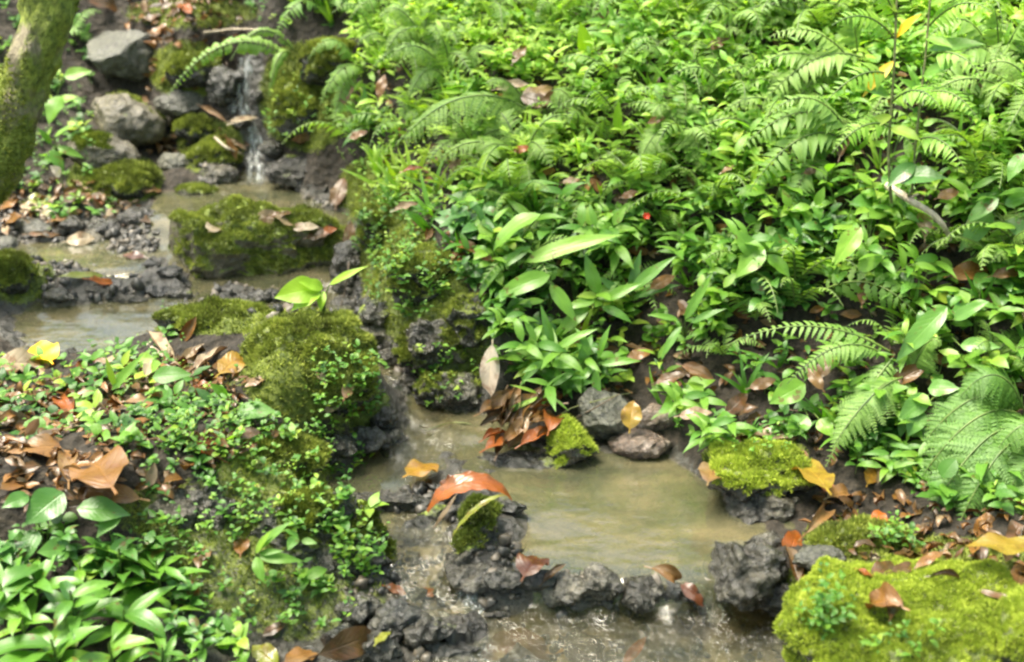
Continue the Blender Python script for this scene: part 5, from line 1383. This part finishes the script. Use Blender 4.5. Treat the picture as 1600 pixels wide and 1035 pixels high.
fern((700,140), [(700,120,610,90,.05,.1,.055),(705,115,680,60,.04,.1,.05),(710,120,780,90,.05,.1,.055),(700,130,640,150,.05,.1,.05)], 'lacy fern above the broad pale frond', tint=.8, npin=20, droop=.5, style='lacy')
fern((1290,470), [(1285,455,1435,495,.045,.12,.085)], 'fern frond with long finger like leaflets hanging on the right bank', tint=.75, npin=13, droop=.9, style='toothed', up=(0, -.9, .5))
fern((1385,560), [(1390,550,1135,540,.05,.1,.045),(1395,560,1290,730,.02,.14,.055),(1380,555,1230,600,.05,.12,.05)], 'fern with a narrow frond pointing left across a dark gap', tint=.7, npin=24, droop=.5)
fern((1400,600), [(1410,590,1300,700,.03,.16,.06),(1400,600,1330,680,.04,.14,.05),(1420,590,1470,540,.04,.1,.05)], 'pale fern with fronds drooping toward the flat mossy rock', tint=.75, npin=22, droop=.5, style='lacy')
fern((1590,680), [(1590,640,1445,690,.06,.1,.085),(1595,650,1440,745,.06,.14,.085),(1600,670,1455,800,.06,.18,.085),(1610,690,1500,815,.06,.2,.08),(1600,640,1500,620,.06,.1,.07),(1640,720,1570,800,.05,.2,.07)], 'large lacy bluish green fern at the lower right edge', tint=.42, npin=24, droop=.5, style='lacy')
fern((1650,760), [(1650,730,1580,760,.04,.1,.06),(1650,750,1590,810,.04,.12,.06),(1640,700,1560,700,.05,.1,.06)], 'lacy fern cut by the right edge below the larger fern', tint=.5, npin=18, droop=.5, style='lacy')
fern((1330,140), [(1345,90,1185,170,.05,.12,.07),(1340,110,1200,60,.05,.1,.06),(1330,130,1160,120,.06,.1,.065),(1340,80,1310,10,.04,.1,.06)], 'large ferny plant left of the thin dark stems at upper right', tint=.95, npin=20, droop=.4, style='plain')
fern((1320,250), [(1330,200,1150,240,.06,.14,.07),(1320,220,1170,300,.06,.16,.07),(1330,215,1200,180,.06,.14,.065),(1300,260,1230,330,.05,.15,.06)], 'pinnate green plant below the ferny one left of the dark stems', tint=.7, npin=20, droop=.4, style='plain')
fern((1560,110), [(1550,90,1450,60,.06,.12,.07),(1560,100,1460,140,.06,.14,.07),(1570,80,1640,40,.05,.12,.07),(1560,80,1540,10,.04,.1,.06)], 'pinnate green plant in the upper right corner', tint=.8, npin=18, droop=.4, style='plain')
fern((500,20), [(500,10,430,60,.05,.12,.05),(505,5,470,-30,.04,.1,.05),(510,10,570,40,.05,.1,.05)], 'small fern at the top edge right of the waterfall', tint=.6, npin=18, droop=.5)
fern((1060,220), [(1060,210,1000,250,.04,.1,.05),(1065,205,1100,270,.04,.12,.05),(1055,205,1020,180,.04,.1,.05)], 'small pale fern in the middle of the bank left of the pinnate plant', tint=.9, npin=18, droop=.5, style='lacy')
fern((80,40), [(110,60,160,20,.03,.05,.04),(100,50,150,70,.03,.05,.04)], 'little fern on the far bank behind the leaning trunk', tint=.6, npin=14, droop=.5)
# ferns scattered over the bank, copies of three
def fern_proto(seed, style, tint):
    r = np.random.default_rng(seed); root = empty('fern', (0, 0, -50))
    n = 5
    for k in range(n):
        az = k * 6.28 / n + r.uniform(-.3, .3); L = r.uniform(.12, .19)
        B_ = np.array([math.cos(az) * L, math.sin(az) * L - .03, .02 + .05 * r.random()])
        rc, acc = frond_geo(arc(np.zeros(3), B_, .05), .042, 16, style, .5, tint, seed=seed + k)
        fr = obj('frond', raw_mesh('frond', *rc, None, M_STEM), root); acc.build('pinnae', M_FERN, fr)
    return root
XF = []
_r = np.random.default_rng(515)
while len(XF) < 62:
    u, v = _r.uniform(460, 1640), _r.uniform(-30, 620)
    if inpoly(np.array([u]), np.array([v]), VEG)[0] and not (540 < u < 740 and v > 240) and (v < 330 or _r.random() < .35):
        XF.append((float(u), float(v), float(_r.uniform(.6, 1.25))))
FP = [fern_proto(700, 'toothed', .75), fern_proto(720, 'lacy', 1.), fern_proto(740, 'plain', .85)]
for i, (u, v, s) in enumerate([(660,110,.9),(760,40,1.),(860,60,1.),(1010,60,1.),(1100,40,1.),(960,140,.9),(640,220,.9),(740,250,.9),(1130,170,1.),(900,230,.9),(1000,300,.8),(1190,250,.9),(1480,200,1.1),(1590,180,1.1),
        (1220,20,1.),(1480,20,1.1),(1100,340,.8),(1240,500,.8),(1180,520,.8),(1560,430,.9),(700,20,.9),(620,30,.9),(800,280,.8),(1440,270,1.),(580,10,.8),(1530,270,1.),(930,350,.7)] + [(u, v, s) for u, v, s in XF]):
    place(FP[i % 3], u, v, s, adj=['green', 'lacy', 'plain leaved'][i % 3], noun='small fern', cat='fern', group='small ferns dotted over the bank', rotz=i * .9, lift=.03, tilt=(.25, 0))

# unseen boughs added above the near end to shade the foreground and its water
def boughs():
    r = np.random.default_rng(88); acc = Acc()
    n = 5200
    c = r.uniform([-3.2, -2.6, 2.5], [3.2, 1.5, 3.3], (60, 3))
    k = r.integers(0, 60, n); P = c[k] + r.normal(0, .28, (n, 3)) * [1, 1, .4]
    D = r.normal(size=(n, 3)) * [1, 1, .3]; U = np.tile([0, 0, 1.], (n, 1)) + r.normal(0, .35, (n, 3))
    acc.batch(leaf(W=.45, ns=4), frames(D, U, r.uniform(.12, .2, n)), P, r.random(n))
    tag(acc.build('added_shade_canopy', M_HERB), 'unseen leafy boughs added overhead to shade the foreground', 'canopy', kind='stuff')
boughs()

def proto_broad(seed, mat, nl, ll, tint, W):
    r = np.random.default_rng(seed); root = empty('broad_leaf_plant', (0, 0, -50))
    for k in range(nl):
        az = k * 2.4 + r.uniform(-.4, .4); h = .05 + .02 * k
        S = np.array([math.cos(az) * .02, math.sin(az) * .02, h])
        D = np.array([[math.cos(az) - .2, math.sin(az) - .45, r.uniform(-.1, .5)]]); U = np.array([[-.1, -.4, 1.]]) + r.normal(0, .2, (1, 3))
        V, F, UV = leaf(L=ll * r.uniform(.7, 1.15), W=W * r.uniform(.85, 1.1), a=.65, b=1.1, ns=9, nc=5, bend=r.uniform(.3, .9), fold=.2, wave=.12, seed=seed + k)
        V = V @ frames(D, U, np.ones(1))[0].T + S
        obj('leaf', raw_mesh('leaf', V, F, UV, {'tint': np.full(len(V), np.clip(tint + r.normal(0, .15), 0, 1))}, mat), root)
        V, F, UV = tube([[0, 0, -.02], S * .5 + [0, 0, .01], S], [.0025, .002, .0012], 5)
        obj('stem', raw_mesh('stem', V, F, UV, None, M_STEM), root)
    return root
BP = [proto_broad(1200, M_LIME_LIT, 4, .085, .5, .5), proto_broad(1210, M_STRAP, 5, .08, .9, .42), proto_broad(1220, M_HERB, 3, .10, .8, .5), proto_broad(1230, M_DARK, 4, .08, .8, .55), proto_broad(1240, M_LIME_LIT, 5, .11, .7, .26)]
_r = np.random.default_rng(616); n_ = 0
while n_ < 80:
    u, v = _r.uniform(470, 1620), _r.uniform(-20, 640)
    if not inpoly(np.array([u]), np.array([v]), VEG)[0] or (540 < u < 740 and v > 230): continue
    if spots(np.array([u]), np.array([v]), [(a, b, c * 1.3, e * 1.5, 1.) for a, b, c, e in BARE])[0] > .5: continue
    k = int(_r.choice([0, 1, 2, 4]) if v < 330 else _r.choice([1, 2, 3, 3, 4])); n_ += 1
    place(BP[k], u, v, _r.uniform(.5, .85) * (.85 if v < 200 else 1), adj=['bright oval', 'soft green', 'pointed', 'dark glossy', '', ][k] if k < 4 else 'long bright', noun='leaved plant', group='broad leaved plants among the herbs of the bank', rotz=_r.uniform(-.8, .8))

# thin dark sapling with a yellow leaf at upper right
def sapling():
    P, nn = see(1395, 330); root = empty('sapling', P)
    def pt(u, v, c=.16): return point_at(u, v, P, c) - P
    for pts, w in (([(1392,310),(1388,240),(1392,180),(1397,110),(1402,-20),(1404,-160)], .0045), ([(1425,300),(1430,230),(1438,160),(1446,90),(1455,-20),(1460,-150)], .0042)):
        path = [np.array([0, 0, 0])] + [pt(u, v) for u, v in pts]
        V, F, UV = tube(path, np.linspace(w, w * .6, len(path)) * .8, 7); obj('stem', raw_mesh('stem', V, F, UV, None, M_GTWIG), root)
    r = np.random.default_rng(8)
    for (u0, v0, u1, v1, w, m, t) in [(1397,95,1345,150,.25,M_YELLOW,.6),(1400,60,1435,18,.3,M_YELLOW,.5),(1390,150,1340,130,.4,M_STRAP,.6),(1446,60,1490,70,.42,M_HERB,.8),(1446,80,1540,60,.3,M_HERB,.6),(1392,280,1480,270,.45,M_DARK,.7),
                                      (1440,120,1500,90,.4,M_STRAP,.6),(1390,200,1440,215,.4,M_HERB,.9),(1404,20,1370,-10,.4,M_HERB,.9),(1440,150,1410,120,.4,M_STRAP,.5),(1430,255,1385,290,.45,M_DARK,.6),(1452,10,1500,-10,.4,M_HERB,.8),(1394,180,1350,200,.35,M_HERB,.9)]:
        A_ = pt(u0, v0); B_ = pt(u1, v1, .2); L = np.linalg.norm(B_ - A_)
        V, F, UV = leaf(L=L, W=w, ns=10, nc=5, bend=.5, fold=.2, wave=.08, seed=int(u1))
        M = frames((B_ - A_)[None], np.array([[0, -.5, .8]]), np.ones(1))[0]
        obj('leaf', raw_mesh('leaf', V @ M.T + A_, F, UV, {'tint': np.full(len(V), t)}, m), root)
    for k, (u0, v0, u1, v1) in enumerate([(1397,60,1300,40),(1395,120,1290,160),(1400,30,1340,-20),(1392,200,1300,240),(1448,90,1540,130),(1440,150,1530,190),(1452,40,1550,20),(1432,220,1510,270),(1393,160,1470,170)]):
        A_ = pt(u0, v0); B_ = pt(u1, v1, .24)
        rc, acc = frond_geo(arc(A_, B_, .03), .045, 14, 'plain', .4, .6, seed=60 + k, up=(0, -.6, .8))
        fr = obj('frond', raw_mesh('frond', *rc, None, M_STEM), root); acc.build('leaflets', M_LIME_LIT, fr)
    reg(root, '', 'sapling', 'sapling', None, label='thin dark stemmed sapling with leafy fronds and a long yellow leaf at upper right')
sapling()
for k, (u, v, s) in enumerate([(30,905,.8),(110,870,.6),(160,900,.8),(230,890,.7),(300,960,.6),(310,1010,.6),(350,1000,.5),(280,930,.5)]):
    place(HP[7 + k % 3], u, v, s, adj='dark green', noun='leafy herb', group='dark herbs among the glossy plants at lower left', rotz=k * 1.1)

# ------------------------------------------------------------------ sticks, stalks, the red flower
def stick(name, pts, rad, mat, label, closer=.02, cat='stick', side=None, n=24):
    P = None; W = []
    for q in pts:
        S, nn = see(q[0], q[1]); c = q[2] if len(q) > 2 else closer
        d = ray(q[0], q[1]); d /= np.linalg.norm(d); W.append(S - d * c)
    W = np.array(W); t = np.linspace(0, 1, len(W)); tt = np.linspace(0, 1, n)
    pp = np.stack([np.interp(tt, t, W[:, i]) for i in range(3)], -1)
    for _ in range(3): pp[1:-1] = (pp[:-2] + 2 * pp[1:-1] + pp[2:]) / 4
    pp += .0015 * np.stack([noise(pp * 30 + k) for k in (0, 5, 9)], -1)
    base = pp[0].copy(); rr = np.interp(tt, [0, 1], [rad, rad * .5]) * (1 + .15 * noise(pp * 60))
    V, F, UV = tube(pp - base, rr, 9)
    # side twigs
    Vs, Fs = [V], [F]; nV = len(V)
    for (f, du, dv) in (side or []):
        k = int(f * (n - 1)); A_ = pp[k] - base; d = np.linalg.norm(pp[k] - [0, 0, CAM_H]) / FPX
        B_ = A_ + np.array([du * d, -.01, -dv * d])
        v2, f2, _ = tube([A_, (A_ + B_) / 2 + [0, 0, .004], B_], [rad * .5, rad * .4, rad * .2], 6)
        Vs.append(v2); Fs.append(f2 + nV); nV += len(v2)
    o = obj(name, raw_mesh(name, np.concatenate(Vs), np.concatenate(Fs), None, None, mat), None, [float(c) for c in base])
    reg(o, '', 'stick', cat, None, pts[0][0], pts[0][1], label); return o
stick('bent_stick', [(1388,290,.1),(1420,312,.14),(1455,332,.14),(1478,355,.12),(1484,375,.08)], .0085, M_PTWIG, 'pale thick bent dead stick caught in leaves on the right bank', side=[(.3, 10, -12)])
stick('green_stem', [(668,672,.0),(695,662,.015),(725,660,.02),(750,668,.01),(772,676,.0)], .0026, M_GTWIG, 'thin green curved stem arching over the water left of the leaf heap')
stick('twig', [(860,660,.03),(890,638,.04),(940,624,.04),(985,614,.04)], .002, M_GTWIG, 'thin pale twig rising right from the leaf heap', side=[(.5, 20, -8)])
stick('twig', [(898,655,.03),(930,638,.03),(968,616,.03)], .0022, M_TWIG, 'thin black twig across the smooth grey rock')
stick('twig', [(318,52,.03),(360,46,.05),(412,46,.03)], .004, M_PTWIG, 'pale twig lying across the bank top above the waterfall')
stick('hanging_root', [(548,372,.03),(545,420,.04),(540,455,.03),(530,485,.0)], .0028, M_TWIG, 'thin brown root hanging down beside the mossy boulder', cat='root')
stick('twig', [(215,525,.01),(238,545,.015),(262,560,.01)], .006, M_PTWIG, 'knobbly pale dead twig on the left bank among curled leaves', side=[(.4, 8, -8), (.7, -8, -6)])
stick('twig', [(355,195,.02),(375,190,.03),(395,188,.02)], .003, M_PTWIG, 'pale twig at the foot of the small waterfall')
stick('twig', [(1180,655,.02),(1230,640,.03),(1290,648,.02)], .003, M_TWIG, 'dark twig lying under the herbs above the flat mossy rock')
stick('twig', [(335,215,.02),(355,232,.03),(378,240,.02)], .005, M_PTWIG, 'short pale stick left of the stream above the upper pool')
stick('twig', [(1500,170,.05),(1540,210,.06),(1560,260,.05)], .003, M_TWIG, 'brown twig sloping down the bank at the right edge')
P, nn = see(1012, 345)
P = point_at(1010, 338, P, .08)
root = empty('red_flower', P)
acc = Acc(); r_ = np.random.default_rng(2)
az = np.linspace(0, 6.28, 7)[:-1]
D = np.stack([np.cos(az), np.sin(az) * .5, np.sin(az) * .6 + .2], -1)
acc.batch(leaf(W=.7, a=.5, b=.5, ns=4, bend=-.6, fold=.3), frames(D, np.tile([0, -1, .3], (6, 1)), np.full(6, .010)), np.zeros((6, 3)), np.full(6, .5))
acc.build('petals', M_RED, root)
V, F, UV = tube([[0, 0, 0], [0, .02, -.04], [.005, .05, -.09]], .0012, 5); obj('stem', raw_mesh('stem', V, F, UV, None, M_STEM), root)
reg(root, '', 'flower', 'flower', None, label='tiny bright red flower in the middle of the right bank')
for pr_ in HP + GP + FP + BP:
    if pr_.name not in _first:
        for ch in list(pr_.children): bpy.data.objects.remove(ch)
        bpy.data.objects.remove(pr_)

def haze():
    b = bmesh.new(); bmesh.ops.create_cube(b, size=1); me = bpy.data.meshes.new('haze'); b.to_mesh(me); b.free()
    o = obj('haze', me); o.location = (0, 7.5, 3.0); o.scale = (120, 120, 13)
    m, nt, out = newmat('haze'); N = NB(nt)
    v = N('VolumePrincipled', {'Color': (.93, .97, .95, 1), 'Density': .009, 'Anisotropy': .2})
    nt.links.new(v.outputs[0], out.inputs['Volume']); me.materials.append(m); tag(o, 'damp pale air over the stream', 'haze', kind='stuff')
finish_labels()
